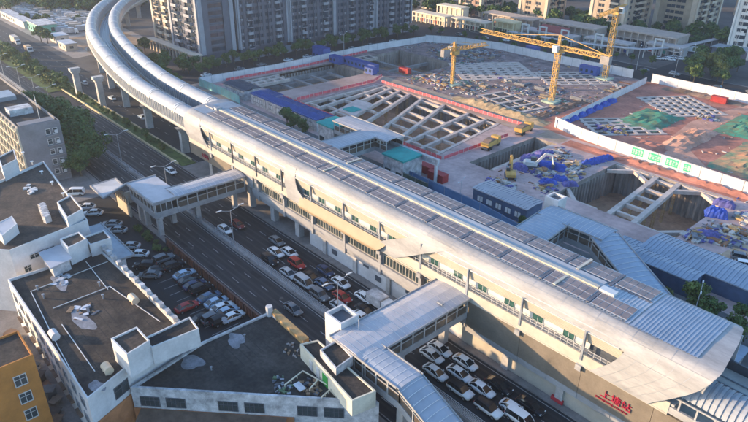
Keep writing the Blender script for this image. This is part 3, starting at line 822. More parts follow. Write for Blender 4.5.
# rear footbridge with the blue roofs
rc = thing('footbridge', 'blue-roofed covered footbridge with a bend and a long stair, behind the solar roof', 'footbridge', (78, 30, 0))
gallery(rc, (74.6,15.2), (72.6,36.5), 3.1, 5.6, 5.6, roofmt=ROOFBLUE, crown=.25)
gallery(rc, (69.6,37.4), (83.5,37.4), 2.6, 5.6, 5.6, roofmt=ROOFBLUE, crown=.25)
gallery(rc, (83.2,36.6), (100.5,28.4), 2.6, 5.6, .8, roofmt=ROOFBLUE, crown=.2)
for (x, y) in ((73.5,26),(72.6,36),(82,37)):
    b = MB(); b.box(x-.5,y-.5,0,x+.5,y+.5,4.9); b.build('pier', CONC, rc)
b = MB(); b.box(67.2,40.2,0,70.4,43.4,9.2); b.box(67.2,40.2,9.2,67.6,43.4,9.8); b.box(70,40.2,9.2,70.4,43.4,9.8); b.box(67.6,40.2,9.2,70,40.6,9.8); b.box(67.6,43,9.2,70,43.4,9.8); lt = b.build('lift_tower', WHITE, rc)
b = MB(); b.box(67.6,40.6,9.2,70,43,9.26); b.build('tower_roof', DARKMET, lt)
b = MB(); b.box(100.5,25.5,0,112,30.5,2.2); b.build('stair_foot', OLDWHITE, rc)
b = MB(); b.prism(rect(99.8,112.4,24.8,31.2), 2.2, 2.5); b.build('foot_roof', ROOFBLUE, rc)
# ================================================================ buildings on the near left
ROOFDK = mat('dark_stained_roof', (.066,.051,.040), .92, var=.55, scale=.3, fine=.6, col2=(.017,.016,.017))
ROOFBR = mat('brown_stained_roof', (.095,.068,.052), .92, var=.5, scale=.3, fine=.6, col2=(.036,.029,.026))
ROOFMO = mat('mossy_flat_roof', (.058,.051,.046), .92, var=.5, scale=.22, fine=.6, col2=(.018,.02,.02))
GREYF = mat('grey_render', (.20,.20,.215), .9, var=.2, scale=.3, fine=.12)
ORANGE = mat('orange_render', (.47,.185,.04), .85, var=.25, scale=.35, fine=.1)
ORANGE2 = mat('brick_orange_render', (.42,.17,.07), .85, var=.3, scale=.5, fine=.1)
def poly_inset(poly, t):
    """inner outline of a parapet of thickness t (poly counter-clockwise or clockwise, convex)"""
    P = [Vector((p[0], p[1])) for p in poly]; n = len(P); c = sum(P, Vector((0,0)))/n; out = []
    for i in range(n):
        a, b, d = P[i-1], P[i], P[(i+1) % n]
        e1, e2 = (b-a).normalized(), (d-b).normalized()
        n1, n2 = Vector((-e1.y, e1.x)), Vector((-e2.y, e2.x))
        if n1.dot(c-b) < 0: n1 = -n1
        if n2.dot(c-b) < 0: n2 = -n2
        k = (n1+n2); k = k/max(.2, (1+n1.dot(n2)))
        out.append(b + k*t)
    return [(p.x, p.y) for p in out]
def block(th, poly, z0, z1, wm, rm, par=.7, t=.2, name='wall', rname='roof', capm=None):
    """walls with a parapet and a sunken flat roof"""
    inn = poly_inset(poly, t); b = MB()
    n = len(poly)
    for i in range(n):
        j = (i+1) % n
        A, B, C, D = poly[i], poly[j], inn[j], inn[i]
        b.add([(A[0],A[1],z0),(B[0],B[1],z0),(B[0],B[1],z1+par),(A[0],A[1],z1+par)], [(0,1,2,3)])
        b.add([(D[0],D[1],z1-.2),(C[0],C[1],z1-.2),(C[0],C[1],z1+par),(D[0],D[1],z1+par)], [(3,2,1,0)])
        b.add([(A[0],A[1],z1+par),(B[0],B[1],z1+par),(C[0],C[1],z1+par),(D[0],D[1],z1+par)], [(0,1,2,3)])
    w = b.build(name, wm, th)
    r = MB(); r.add([(p[0],p[1],z1) for p in inn], [tuple(range(n))]); ro = r.build(rname, rm, th)
    return w, ro
def wall_windows(th, A, B, zs, n, w, h, gm_=None, fm=None, off=.0, proud=.09, margin=1.0, bars=2, skip=()):
    """a row of framed windows on the wall from A to B; each window is a part with its frame below it"""
    A, B = Vector((A[0],A[1],0)), Vector((B[0],B[1],0)); L = (B-A).length; d = (B-A)/L
    nrm = Vector((d.y, -d.x, 0))
    for z in zs:
        for i in range(n):
            if i in skip: continue
            c = A + d*(margin + (L-2*margin)*((i+.5)/n))
            def bx(b, u0, u1, v0, v1, o0, o1):
                P = []
                for o in (o0, o1):
                    for u, v in ((u0,v0),(u1,v0),(u1,v1),(u0,v1)):
                        q = c + d*u + nrm*o; P.append((q.x, q.y, z+v))
                b.add(P, [(0,3,2,1),(4,5,6,7),(0,1,5,4),(1,2,6,5),(2,3,7,6),(3,0,4,7)])
            g = MB(); bx(g, -w/2, w/2, 0, h, -.02, .03); go = g.build('window', gm_ or GLASSD, th)
            f = MB()
            bx(f, -w/2-.1, w/2+.1, -.12, 0, 0, proud); bx(f, -w/2-.1, w/2+.1, h, h+.1, 0, proud)
            bx(f, -w/2-.1, -w/2, 0, h, 0, proud); bx(f, w/2, w/2+.1, 0, h, 0, proud)
            for k in range(1, bars+1):
                u = -w/2 + w*k/(bars+1); bx(f, u-.035, u+.035, 0, h, .03, proud-.02)
            bx(f, -w/2, w/2, h*.62, h*.66, .031, proud-.025)
            f.build('frame', fm or ALU, go)
def gp(z, *q): return [tuple(G(*p, z))[:2] for p in q]
# ---- grey tower block
gb = thing('office_building', 'grey flat-roofed block with a pale gridded facade behind the big dark tree', 'building', (-50,-32,0))
zc = 14.6
gpoly = [(-90,-33.8),(-30.5,-33.8),(-29.5,-24.6),(-90,-24.6)]
block(gb, gpoly, 0, zc, GREYF, ROOFDK, par=.8)
b = MB(); b.box(-33.5,-33.2,zc,-30.4,-25.4,zc+.9); b.build('roof_house', GREYF, gb)
b = MB(); b.box(-46,-32.4,zc,-42,-27,zc+1.6); b.build('roof_house', OLDWHITE, gb)
b = MB(); b.box(-64,-32,zc,-57,-27,zc+1.2); b.build('roof_house', MIDMET, gb)
b = MB()
for i in range(22):
    y0 = -33.92
    x = -93.6 + 3*i; b.box(x-.2, y0-.35, 1, x+.2, y0+.1, zc+.4)
for k in range(5): b.box(-90, -34.5, 2.4+2.9*k, -30.6, -33.7, 2.75+2.9*k)
b.build('facade_grid', mat('sun_tinted_facade_frames', (.55,.48,.36), .8, var=.3, scale=.4, fine=.2), gb)  # frame colour includes the yellowish sun falling on this side
wall_windows(gb, (-90,-33.8), (-30.6,-33.8), [3.2+2.9*k for k in range(4)], 15, 2.2, 1.7, bars=1)
wall_windows(gb, (-29.95,-28.6), (-29.55,-25.0), [2+2.6*k for k in range(5)], 2, .9, 1.2, bars=0, margin=.2)
b = MB()
for k in range(5): b.box(-29.7,-28.4,1.6+2.6*k,-29.0,-24.8,1.75+2.6*k)
b.build('ledge', CONCD, gb)
for k in range(5):
    b = MB(); b.tube((-29.0,-26.0,2.6+2.6*k),(-28.75,-26.0,2.6+2.6*k),.42,n=14); b.build('satellite_dish', WHITE, gb)
b = MB(); b.tube((-33,-28,zc),(-33,-28,zc+7),.09,n=6); b.tube((-33.4,-28,zc+5.6),(-32.6,-28,zc+5.6),.05,n=5); b.build('antenna', ALU, gb)
# ---- brown-roofed block K
zk = 12.0
kp = gp(zk, (-12,188), (44,163), (88,222), (10,253), (-30,250))
kb = thing('office_building', 'white block with a brown stained flat roof and white roof boxes beside the grey block', 'building', (kp[2][0]-8, kp[2][1]-8, 0))
block(kb, kp, 0, zk, WHITE, ROOFBR, par=.5)
def small_box(th, name, z, q, h, wm, rm, par=.25):
    p = gp(z+h, *q)
    w, r = block(th, p, z-.1, z+h, wm, rm, par=par, t=.2, name=name, rname='box_roof'); r.parent = w
    return w
small_box(kb, 'roof_house', zk, ((57,203),(71,196),(83,210),(67,219)), 2.0, WHITE, ROOFBR)
b = MB()
for i in range(6):
    a = G(43.5+i*.9, 211+i*2.3, zk); b.obox((a.x,a.y), .25, .45, .55, zk+.1, zk+1.5)
b.build_each('condenser', OLDWHITE, kb)
small_box(kb, 'roof_house', zk, ((-8,226),(12,216),(17,224),(2,236)), 1.8, WHITE, FBROOF, par=.05)
small_box(kb, 'roof_house', zk, ((-2,158),(14,150),(17,160),(2,168)), 3.0, WHITE, ROOFBR)
wall_windows(kb, kp[3], kp[2], [zk-2.6], 6, 2.3, .8, bars=2, skip=(0,3,5))
wall_windows(kb, kp[3], kp[2], [zk-4.6], 6, 1.1, 1.1, bars=1, skip=(1,2,3,4))
rb3 = random.Random(3)
b = MB(); a = G(30,190,zk)
for i in range(9):
    b.obox((a.x+rb3.uniform(-2.5,2.5), a.y+rb3.uniform(-.6,.6)), rb3.uniform(0,3), rb3.uniform(.2,.7), rb3.uniform(.15,.4), zk+.02, zk+.1+rb3.uniform(0,.25))
tag(b.build('rubbish_heap', WHITE, origin=(a.x,a.y,zk)), 'scatter of white sheets and scraps lying on the brown roof', 'rubbish')
# ---- main block M
zm = 8.8
mp = [(27.6,-52),(63,-52),(60.2,-45.2),(58.6,-36.2),(28.0,-37.2)]
mbld = thing('workshop_building', 'white low block with a wide dark flat roof crossed by pale pipe lines', 'building', (45,-45,0))
block(mbld, mp, 0, zm, WHITE, ROOFDK, par=.45)
b = MB(); b.box(27.6,-37.0,zm,58.4,-36.3,zm+.9)
b.build('parapet_coping', CONC, mbld)
b = MB()
for (a, c) in (((57,345),(99,422)),((31,292),(57,345)),((31,292),(108,262)),((86,262),(108,290)),((53,309),(110,287)),((110,287),(160,322)),((62,325),(95,372))):
    p, q = G(*a, zm), G(*c, zm)
    if c[1] > 400: q = p + (q-p)*.72
    b.beam((p.x,p.y,zm+.1),(q.x,q.y,zm+.1),.1,.1)
b.build_each('roof_pipe', ALU, mbld)
small_box(mbld, 'roof_house', zm, ((111,340),(137,328),(150,342),(127,356)), 3.6, WHITE, ROOFBR)
small_box(mbld, 'roof_house', zm, ((141,341),(190,318),(199,330),(152,349)), 2.6, WHITE, ROOFDK)
small_box(mbld, 'roof_house', zm, ((60,240),(79,233),(87,240),(68,249)), 3.2, WHITE, ROOFBR)
small_box(mbld, 'roof_house', zm, ((84,238),(104,231),(111,239),(90,246)), 2.2, WHITE, ROOFBR)
p4 = gp(zm+2.2, (38,252),(62,243),(72,258),(50,268))
b = MB(); b.prism(p4, [zm+1.9]*4, [zm+2.1]*4); b.build('lean_to_roof', FBROOF, mbld)
b = MB(); b.prism(poly_inset(p4,.4), zm, zm+1.9); b.build('lean_to_wall', OLDWHITE, mbld)
# end wall facing us
wall_windows(mbld, (63,-52), (60.2,-45.2), [zm-3.0], 2, 2.2, 1.7, bars=1, skip=(0,), fm=DARKMET)
b = MB()
P0, P1 = Vector((63.03,-52,0)), Vector((60.23,-45.2,0))
b.prism([(63.02,-52.1),(63.2,-52.1),(60.4,-45.1),(60.22,-45.1)], 0, zm-4.0); b.build('orange_base', ORANGE2, mbld)
# facade to the alley: balconies, pipes and awnings
b = MB()
for i in range(10): b.box(29+3.4*i, -52.5, 2.6, 31+3.4*i, -52.02, 2.75)
b.build_each('awning', mat('rusty_awning', (.13,.085,.06), .8, var=.4, scale=.8), mbld)
wall_windows(mbld, (27.6,-52), (63,-52), [3.2, 6.2], 10, 1.6, 1.4, bars=1, fm=MIDMET)
b = MB()
for i in range(13):
    p = G(127+3.6*i-1, 266+4.6*i, zm); b.obox((29+2.25*i, -36.9), 0, .42, .36, zm+.95, zm+1.6)
b.build_each('condenser', OLDWHITE, mbld)
for (q, lab, sx, mt_) in (((134,302),'cream water tank lying on the dark roof near the car park edge',.9,ORANGE),((55,338),'white water tank standing at the alley edge of the dark roof',.8,WHITE),((108,372),'rust and cream tank near the front corner of the dark roof',.8,ORANGE)):
    p = G(*q, zm); b = MB(); b.tube((p.x-sx,p.y,zm+.62),(p.x+sx,p.y,zm+.62),.6,n=12); b.box(p.x-sx*.7,p.y-.5,zm,p.x-sx*.5,p.y+.5,zm+.4); b.box(p.x+sx*.5,p.y-.5,zm,p.x+sx*.7,p.y+.5,zm+.4)
    tag(b.build('water_tank', mat('cream_tank', (.60,.47,.33), .6, var=.2) if mt_ is ORANGE else WHITE, origin=(p.x,p.y,zm)), lab, 'tank', 'roof tanks')
def scatter(name, lab, cat, q, z, r, n, cols, seed, hmax=.5, sz=(.2,.8)):
    rr = random.Random(seed); p = G(*q, z); b = MB()
    for i in range(n):
        a, d = rr.uniform(0,6.28), r*math.sqrt(rr.random())
        b.obox((p.x+d*math.cos(a), p.y+d*math.sin(a)*.7), rr.uniform(0,3), rr.uniform(*sz), rr.uniform(*sz)*.6, z, z+rr.uniform(.06,hmax), rr.randrange(len(cols)))
    return tag(b.build(name, cols, origin=(p.x,p.y,z)), lab, cat)
WOODB = mat('old_timber', (.24,.16,.10), .9, var=.4, scale=1)
PLAS = mat('pale_sheeting', (.55,.56,.60), .6, var=.25, scale=.8)
scatter('rubbish_heap', 'white sheeting and scraps lying by the lean-to on the dark roof', 'rubbish', (60,280), zm, 2.2, 20, [PLAS, OLDWHITE, MIDMET], 4, .16, (.15,.7))
scatter('rubbish_heap', 'planks and white sheets lying across the middle of the dark roof', 'rubbish', (82,312), zm, 2.6, 18, [WOODB, PLAS, DARKMET], 5, .14, (.15,.8))
scatter('rubbish_heap', 'green and dark crates lying in a row on the mossy roof', 'rubbish', (282,386), 6.0, 2.0, 30, [mat('green_crate',(.10,.16,.09),.7), DARKMET, DARKMET, MIDMET], 6, .3, (.12,.35))
scatter('rubbish_heap', 'timber frames and junk in the roof yard beside the cream wall', 'rubbish', (312,388), 6.0, 2.0, 26, [WOODB, WOODB, DARKMET], 7, .4, (.1,.5))
scatter('rubbish_heap', 'grey rubble scattered near the tan planter on the mossy roof', 'rubbish', (292,350), 6.0, 2.0, 22, [CONCD, CONCD, WOODB], 8, .18, (.08,.25))
# stained patches on the roofs (dried puddles)
PUD = mat('pale_dried_puddle', (.26,.26,.28), .8, var=.4, scale=.8, fine=.3)
def puddle(q, z, rx, ry, seed):
    rr = random.Random(seed); p = G(*q, z); ph = [rr.uniform(0,6.28) for _ in range(4)]
    pts = []
    for i in range(28):
        t = 2*math.pi*i/28; k = 1+.22*math.sin(2*t+ph[0])+.14*math.sin(3*t+ph[1])+.08*math.sin(5*t+ph[2])
        pts.append((p.x+rx*k*math.cos(t), p.y+ry*k*math.sin(t)))
    return pts
for th_, q, z, rx, ry, sd_ in ((mbld,(82,320),zm,3.0,1.2,1),(mbld,(97,386),zm,1.3,.8,2),(mbld,(60,283),zm,2.3,1.0,3)):
    b = MB(); b.add([(x,y,z+.012) for x, y in puddle(q,z,rx,ry,sd_)], [tuple(range(28))]); b.build('puddle_stain', PUD, th_)
# ---- covered strip with pale roof by the parked cars
cn = thing('canopy', 'long pale blue-grey canopy roof between the white block and the parked cars', 'canopy', (20,-33.4,0))
b = MB(); b.prism([(9.6,-34.2),(9.6,-31.2),(26,-31.2),(26,-34.2)], [4.8]*4, [5.0,4.95,4.95,5.0]); b.build('roof', mat('pale_slate_sheet', (.30,.34,.38), .6, .1, var=.2, scale=.5), cn)
b = MB(); b.box(9.4,-31.2,4.7,26.2,-31.0,5.1); b.box(26,-34.2,4.7,26.2,-31.2,5.1); b.build('edge', CLAD, cn)
b = MB(); b.box(9.8,-34.2,0,25.6,-32.6,4.8); b.build('wall', WHITE, cn)
# ---- low building L with mossy roof
zl = 6.0
lp = [(61.2,-46.3),(85.2,-23.2),(59.2,-22.8),(58.9,-34.5)]
lb = thing('workshop_building', 'low white building with a mossy dark roof, orange ground floor and dark windows', 'building', (68,-32,0))
block(lb, lp, 0, zl, OLDWHITE, ROOFMO, par=.32, t=.35)
wall_windows(lb, lp[0], lp[1], [zl-2.7], 9, 2.5, 1.5, bars=3, margin=.6, skip=(2,5,8), fm=DARKMET)
b = MB()
d = (Vector(lp[1])-Vector(lp[0])).normalized(); nn = Vector((d.y,-d.x))
A = Vector(lp[0]) + nn*.05; B = A + d*22
b.prism([tuple(A), tuple(B), tuple(B+nn*.12), tuple(A+nn*.12)], 0, zl-3.2); b.build('orange_base', ORANGE2, lb)
A = Vector(lp[0]) + nn*.2 + d*1; B = A + d*20
b = MB(); b.prism([tuple(A), tuple(B), tuple(B+nn*2.3), tuple(A+nn*2.3)], [2.7,2.7,2.3,2.3], [2.85,2.85,2.45,2.45]); b.build('brown_canopy', mat('rusty_awning', (0,0,0)), lb)
for q, rx, ry, sd_ in (((236,340),1.9,1.1,5),((192,362),2.0,1.2,6),((225,320),.8,.5,7)):
    b = MB(); b.add([(x,y,zl+.012) for x, y in puddle(q,zl,rx,ry,sd_)], [tuple(range(28))]); b.build('puddle_stain', PUD, lb)
PLAST = mat('cream_plaster', (.66,.60,.47), .85, var=.2, scale=.5, fine=.1)
# roof house with the green door
rp = gp(zl+2.4, (300,345),(318,341),(376,392),(352,402))
w, r = block(lb, rp, zl-.1, zl+2.4, PLAST, ROOFDK, par=.2, t=.22, name='roof_house', rname='house_roof'); r.parent = w
w2 = small_box(lb, 'roof_house', zl+2.2, ((320,351),(337,341),(353,358),(336,370)), 1.2, OLDWHITE, ROOFDK)
A, B = Vector((rp[0][0],rp[0][1],0)), Vector((rp[3][0],rp[3][1],0)); d3 = (B-A).normalized(); n3 = Vector((-d3.y,d3.x,0))
if n3.dot(Vector((1,-1,0))) < 0: n3 = -n3
if n3.y > 0: n3 = -n3
L = (B-A).length
def wallbox(b, u0, u1, z0, z1, o0=-.04, o1=.06):
    P = []
    for o in (o0, o1):
        for u, v in ((u0,z0),(u1,z0),(u1,z1),(u0,z1)):
            q = A + d3*u + n3*o; P.append((q.x,q.y,v))
    b.add(P, [(0,3,2,1),(4,5,6,7),(0,1,5,4),(1,2,6,5),(2,3,7,6),(3,0,4,7)])
b = MB(); wallbox(b, L*.46, L*.56, zl, zl+1.9); b.build('door', mat('green_door', (.03,.28,.05), .6, var=.15), w)
b = MB(); wallbox(b, L*.2, L*.26, zl, zl+1.7); wallbox(b, L*.34, L*.4, zl, zl+1.8); b.build('shutter', OLDWHITE, w)
# planter strip, tan, sunlit, and parapets
b = MB(); p = gp(zl+.1, (270,314),(276,312),(309,341),(303,345)); b.prism(p, zl+.02, zl+.75); b.build('tan_planter', mat('tan_stone', (.42,.27,.12), .9, var=.4, scale=.8, fine=.3), lb)
b = MB(); p = G(270,309,zl); b.tube((59.6,-23.2,zl),(59.6,-23.2,zl+1.7),.55,n=10); b.build('chimney', WHITE, lb)
b = MB()
for a, c in (((303,374),(345,398)),((303,374),(285,388)),((318,383),(310,392)),((332,391),(322,400))):
    p, q = G(*a, zl), G(*c, zl); b.beam((p.x,p.y,zl+.55),(q.x,q.y,zl+.55),.14,.14)
    for t in (0,.33,.66,1): s = p+(q-p)*t; b.beam((s.x,s.y,zl),(s.x,s.y,zl+.6),.1,.1)
b.build('yard_frame', PLAST, lb)
b = MB(); p = gp(zl+.5,(293,384),(299,381),(306,388),(300,391)); b.prism(p, zl+.35, zl+.45); tag(b.build('board', PLAS, origin=(*p[0],zl)), 'pale flat board resting on junk in the roof yard', 'board')
p = G(330,386,zl); 
# ---- orange building bottom left
zo = 13.0
op = [tuple(G(33.5,356.5,zo))[:2]]; ox, oy = op[0]
ob_ = thing('apartment_block', 'orange rendered building with a dark flat roof across the alley from the white block', 'building', (ox-3, oy-4, 0))
block(ob_, [(ox-6.5,oy-12),(ox,oy-12),(ox,oy),(ox-6.5,oy)], 0, zo, ORANGE, ROOFDK, par=.3)
wall_windows(ob_, (ox,oy-4.2), (ox,oy), [zo-3.4,zo-6.2,zo-9], 1, 1.3, 1.5, bars=1, margin=.4)
wall_windows(ob_, (ox-6.5,oy-12.02), (ox,oy-12.02), [zo-3.4,zo-6.2,zo-9], 2, 1.3, 1.5, bars=1)
p = gp(zo-3, (0,332),(17,328),(26,336),(25,345),(0,346))
wb = thing('low_house', 'low white-roofed house behind the orange building at the left edge', 'house', (p[0][0],p[0][1],0))
block(wb, [(34,-64),(46.5,-64),(46.5,-57.5),(34,-57.5)], 0, 9.0, OLDWHITE, mat('pale_slate_sheet',(0,0,0)), par=.3)
b = MB(); b.tube((44,-58.6,9.0),(45.6,-58.6,9.5),.55,n=10); b.build('roof_fan', WHITE, wb)
# alley clutter
rr = random.Random(11)
for i in range(16):
    x = 30 + 2.0*i; b = MB(); w_, h_ = rr.uniform(.5,1.1), rr.uniform(.5,1.6)
    b.obox((0,0), rr.uniform(0,1), w_, .7, 0, h_); b.obox((.2,.1), rr.uniform(0,1), w_*1.15, .82, h_, h_+.08)
    o = b.build('crate_stack', [mat('alley_%d' % (i % 4), [(.20,.12,.08),(.12,.13,.14),(.28,.22,.17),(.10,.08,.07)][i % 4], .85, var=.4)])
    o.location = (x, -54.2 + rr.uniform(-.6,.6), 0); tag(o, 'covered crates piled along the alley wall of the white dark-roofed block', 'crates', 'crates along the alley')
# membrane laps, vents and drains on the flat roofs
LAP = mat('roof_lap_line', (.02,.02,.022), .9, var=.3, scale=2)
def laps(th_, x0, x1, ys, z):
    b = MB()
    for y in ys: b.add([(x0,y-.04,z),(x1,y-.04,z),(x1,y+.04,z),(x0,y+.04,z)], [(0,1,2,3)])
    b.build('roof_lap_lines', LAP, th_)
laps(mbld, 28.2, 58.2, [-51.2+1.15*i for i in range(12)], zm+.006)
laps(lb, 60, 67, [-36+1.2*i for i in range(11)], zl+.006)
rq = random.Random(31)
for i in range(4):
    x, y = 33+rq.uniform(0,24), -50.5+rq.uniform(0,12); b = MB(); b.tube((x,y,zm),(x,y,zm+.7),.12,n=8); b.tube((x,y,zm+.7),(x,y,zm+.85),.22,n=8); b.build('roof_vent', MIDMET, mbld)
for i in range(2):
    x, y = 61+rq.uniform(0,6), -38+rq.uniform(0,12); b = MB(); b.tube((x,y,zl),(x,y,zl+.5),.1,n=8); b.tube((x,y,zl+.5),(x,y,zl+.62),.18,n=8); b.build('roof_vent', MIDMET, lb)
for i in range(5):
    b = MB(); x = -20+7*i; b.tube((x,-36-.1*i,zk),(x,-36-.1*i,zk+.7),.13,n=8); b.box(x-.3,-36.3-.1*i,zk+.7,x+.3,-35.7-.1*i,zk+.8); b.build('roof_vent', ALU, kb)

# ================================================================ construction site
STRUT = mat('strut_concrete', (.52,.44,.39), .88, var=.25, scale=.4, fine=.2)
PINKC = mat('pink_dusted_concrete', (.45,.33,.30), .9, var=.3, scale=.3, fine=.2)
REDRAIL = mat('red_safety_rail', (.62,.11,.13), .7, var=.3, scale=.6)
LATT = mat('rusty_lattice_post', (.42,.27,.12), .8, var=.4, scale=1)
BLUES = mat('blue_site_sheet', (.05,.10,.33), .6, 0, var=.3, scale=.5, fine=.15)
WHITEH = mat('white_hoarding', (.66,.65,.64), .6, 0, var=.15, scale=.4, fine=.1)
def strut_frame(label, xs, ys, z, x0, x1, y0, y1, w=1.05, h=1.1, posts=True, skip=None, base=-8, m_=STRUT, w2=.8, cat='strut frame', turn=0.0):
    th = thing('strut_frame', label, cat, ((x0+x1)/2, (y0+y1)/2, z), 'concrete strut frames')
    if z > 0:
        cx_, cy_ = (x0+x1)/2, (y0+y1)/2; ct, st2 = math.cos(turn), math.sin(turn)
        flat('hole_shade_sheet', [(cx_+(p[0]-cx_)*ct-(p[1]-cy_)*st2, cy_+(p[0]-cx_)*st2+(p[1]-cy_)*ct) for p in rect(x0+.2,x1-.2,y0+.2,y1-.2)], .015, mat('painted_hole_shade', (.085,.075,.075), .95, var=.5, scale=.3, fine=.4))  # dark sheet imitates the shade of deep holes between the beams
    for x in xs:
        b = MB(); b.box(x-w/2, y0, z-h, x+w/2, y1, z); b.build('long_beam', m_, th)
    for j, y in enumerate(ys):
        for i, (xa, xb) in enumerate(zip(xs[:-1], xs[1:])):
            if skip and skip(i, j): continue
            b = MB()
            b.box(xa+w/2+.004, y-w2/2, z-h+.1, xb-w/2-.004, y+w2/2, z-.06); b.build('cross_strut', m_, th)
    if posts:
        for x in xs:
            for y in ys[::2]:
                b = MB()
                for dx, dy in ((-.25,-.25),(.25,-.25),(.25,.25),(-.25,.25)): b.box(x+dx-.05,y+dy-.05,base,x+dx+.05,y+dy+.05,z-h-.002)
                for k in range(5): zz = base+.8+1.3*k; b.box(x-.3,y-.3,zz,x+.3,y+.3,zz+.08)
                b.build('lattice_post', LATT, th)
    th.rotation_euler = (0,0,turn)
    return th
# pit A: wide slab grid
def lin(a, b, n): return [a + (b-a)*i/(n-1) for i in range(n)]
def fan_frame(label, beams, rungs, z, w=1.05, h=1.1, w2=.75, base=-8, m_=STRUT, arch=.4):
    """long beams that splay apart like a fan, with rungs between neighbours"""
    th = thing('strut_frame', label, 'strut frame', (beams[0][0], beams[0][1], z), 'concrete strut frames')
    B = [(Vector((a_, b_, z-h/2)), Vector((c_, d_, z-h/2))) for a_, b_, c_, d_ in beams]
    rr = random.Random(len(label))
    for p, q in B:
        b = MB(); b.beam(p, q, w, h); b.build('long_beam', m_, th)
        for k in range(5):
            c = p+(q-p)*(.06+.22*k); b = MB()
            for dx, dy in ((-.25,-.25),(.25,-.25),(.25,.25),(-.25,.25)): b.box(c.x+dx-.05,c.y+dy-.05,base,c.x+dx+.05,c.y+dy+.05,z-h-.002)
            for j in range(5): zz = base+.8+1.3*j; b.box(c.x-.3,c.y-.3,zz,c.x+.3,c.y+.3,zz+.08)
            b.build('lattice_post', LATT, th)
    for (p, q), (r, t), n in zip(B[:-1], B[1:], rungs):
        for k in range(n):
            f = (k+.55+rr.uniform(-.12,.12))/n; A, C = p+(q-p)*f, r+(t-r)*f; u = (C-A).normalized()*(w/2+.01); mid = (A+C)/2+Vector((0, arch, 0))
            b = MB(); A, C = A+u, C-u; dz = Vector((0,0,.06))
            b.beam(A-dz, mid-dz, w2, h-.2); b.beam(mid-dz*1.1, C-dz*1.1, w2, h-.21); b.build('cross_strut', m_, th)
    return th
fan_frame('concrete strut fan over the big pit, on the side of the blue roofs', [(-43,57.3,-44.2,96.5),(-36,57.3,-41.6,96.5),(-28.5,57.3,-38.2,96.5),(-20,57.3,-33.6,96.5),(-12.5,57.3,-28.4,96.5)], [5,4,5,4], -.15)
fan_frame('concrete strut fan over the big pit, on the side of the dump trucks', [(-4.2,57.3,-21.6,96.5),(4.4,57.3,-11,96.5),(7.6,57.3,.8,96.5),(13.7,57.3,8.8,96.5),(20.2,57.3,14.2,96.5)], [6,4,5,5], -.15)
b = MB()
for y in (57.4,96.5): b.box(-45,y-.6,-1.1,24,y+.6,-.12)
b.box(-45,58,-1.1,-44.6,96,-.13); b.prism([(20.9,58),(24,58),(24,96),(15.2,96)], -1.1, -.13)
tag(b.build('ring_beam', PINKC, origin=(-10,57,-1)), 'pinkish concrete ring beam round the edge of the big strut pit', 'ring beam')
b = MB(); b.prism([(-30,63),(-21,63),(-27,76),(-35,76)], -.7, -.10)
tag(b.build('work_deck', mat('pale_work_deck',(.52,.42,.38),.9,var=.25,scale=.3), origin=(-20,65,-1)), 'pale decked-over patch on the struts of the big pit', 'deck')
b = MB(); b.box(-29,64.5,-.09,-24.5,69,.25); tag(b.build('tarpaulin', TURQ, origin=(-21,66,0)), 'turquoise tarpaulin lying on the decked patch over the big pit', 'tarpaulin')
def safety_rail(label, pts, m_=REDRAIL, h=1.15, panel=True):
    th = thing('safety_rail', label, 'safety rail', (pts[0][0], pts[0][1], 0), 'red safety rails')
    b = MB()
    for a, c in zip(pts[:-1], pts[1:]):
        a, c = Vector((a[0],a[1],0)), Vector((c[0],c[1],0)); n = max(1, round((c-a).length/2))
        for i in range(n):
            s = a+(c-a)*i/n; e = a+(c-a)*(i+1)/n; u = (e-s).normalized()*.07
            b.beam((s.x+u.x,s.y+u.y,h*.55),(e.x-u.x,e.y-u.y,h*.55),.05,h*.85)
            b.beam((s.x,s.y,0),(s.x,s.y,h+.06),.09,mi=1)
    b.build('mesh_panelling', [m_, WHITE], th); return th
flat('rail_walk', rect(-50,24,97.8,100.2), .03, mat('pink_walkway', (.50,.24,.22), .9, var=.3, scale=.3, fine=.2))
flat('rail_walk', rect(-48.5,-45.9,54,97.5), .03, mat('pink_walkway', (0,0,0)))
flat('rail_walk', [(-84.5,46),(-81.5,46),(-80.8,57.3),(-83.8,57.3)], .03, mat('pink_walkway', (0,0,0)))
safety_rail('red mesh safety rail along the far sunlit edge of the big strut pit', [(-45,97.4),(23.5,97.4)])
safety_rail('red mesh safety rail along the near edge of the big strut pit', [(-46,56.4),(24,56.4)])
safety_rail('red mesh safety rail on the left haul road beside the big pit', [(-47,58),(-48,96),(-52,104)])
safety_rail('red mesh safety rail at the station end of the left haul road', [(-60,56.2),(-47,56.4)])
safety_rail('red mesh safety rail along the foot of the long white hoarding by the towers', [(-85.4,52),(-84.5,88),(-88,128)])
safety_rail('red mesh safety rail along the right edge of the big strut pit', [(24.3,57),(24.3,86)])
# pit F: benches
b = MB()
for i in range(3): b.box(-83, 58, -6.5+2*i, -80+(-2.2*i), 104, -4.6+2*i)
for i in range(3): b.box(-60-5+1.6*i, 60, -6.4+1.9*i, -60, 104, -4.7+1.9*i)
for i in range(5): b.box(-79,62+8.6*i,-3.2,-62,63.2+8.6*i,-2.3)
tag(b.build('stepped_wall', CONCD, origin=(-72,58,-6)), 'dull stepped concrete wall and cross beams in the pit under the towers', 'pit structure')
strut_frame('small white slab grid in the pit corner nearest the towers', lin(-81.5,-74,3), lin(60,72,4), -.2, -82, -73, 58, 74, posts=False)
# pit B posts along
b = MB()
for i in range(5): b.box(36.9,64+6*i,-7,37.6,64.9+6*i,-.1)
b.box(36.7,62,-.9,37.9,91,-.12)
tag(b.build('edge_beam', STRUT, origin=(37.3,62,-7)), 'pale concrete edge beam on stub columns in the narrow empty pit', 'beam')
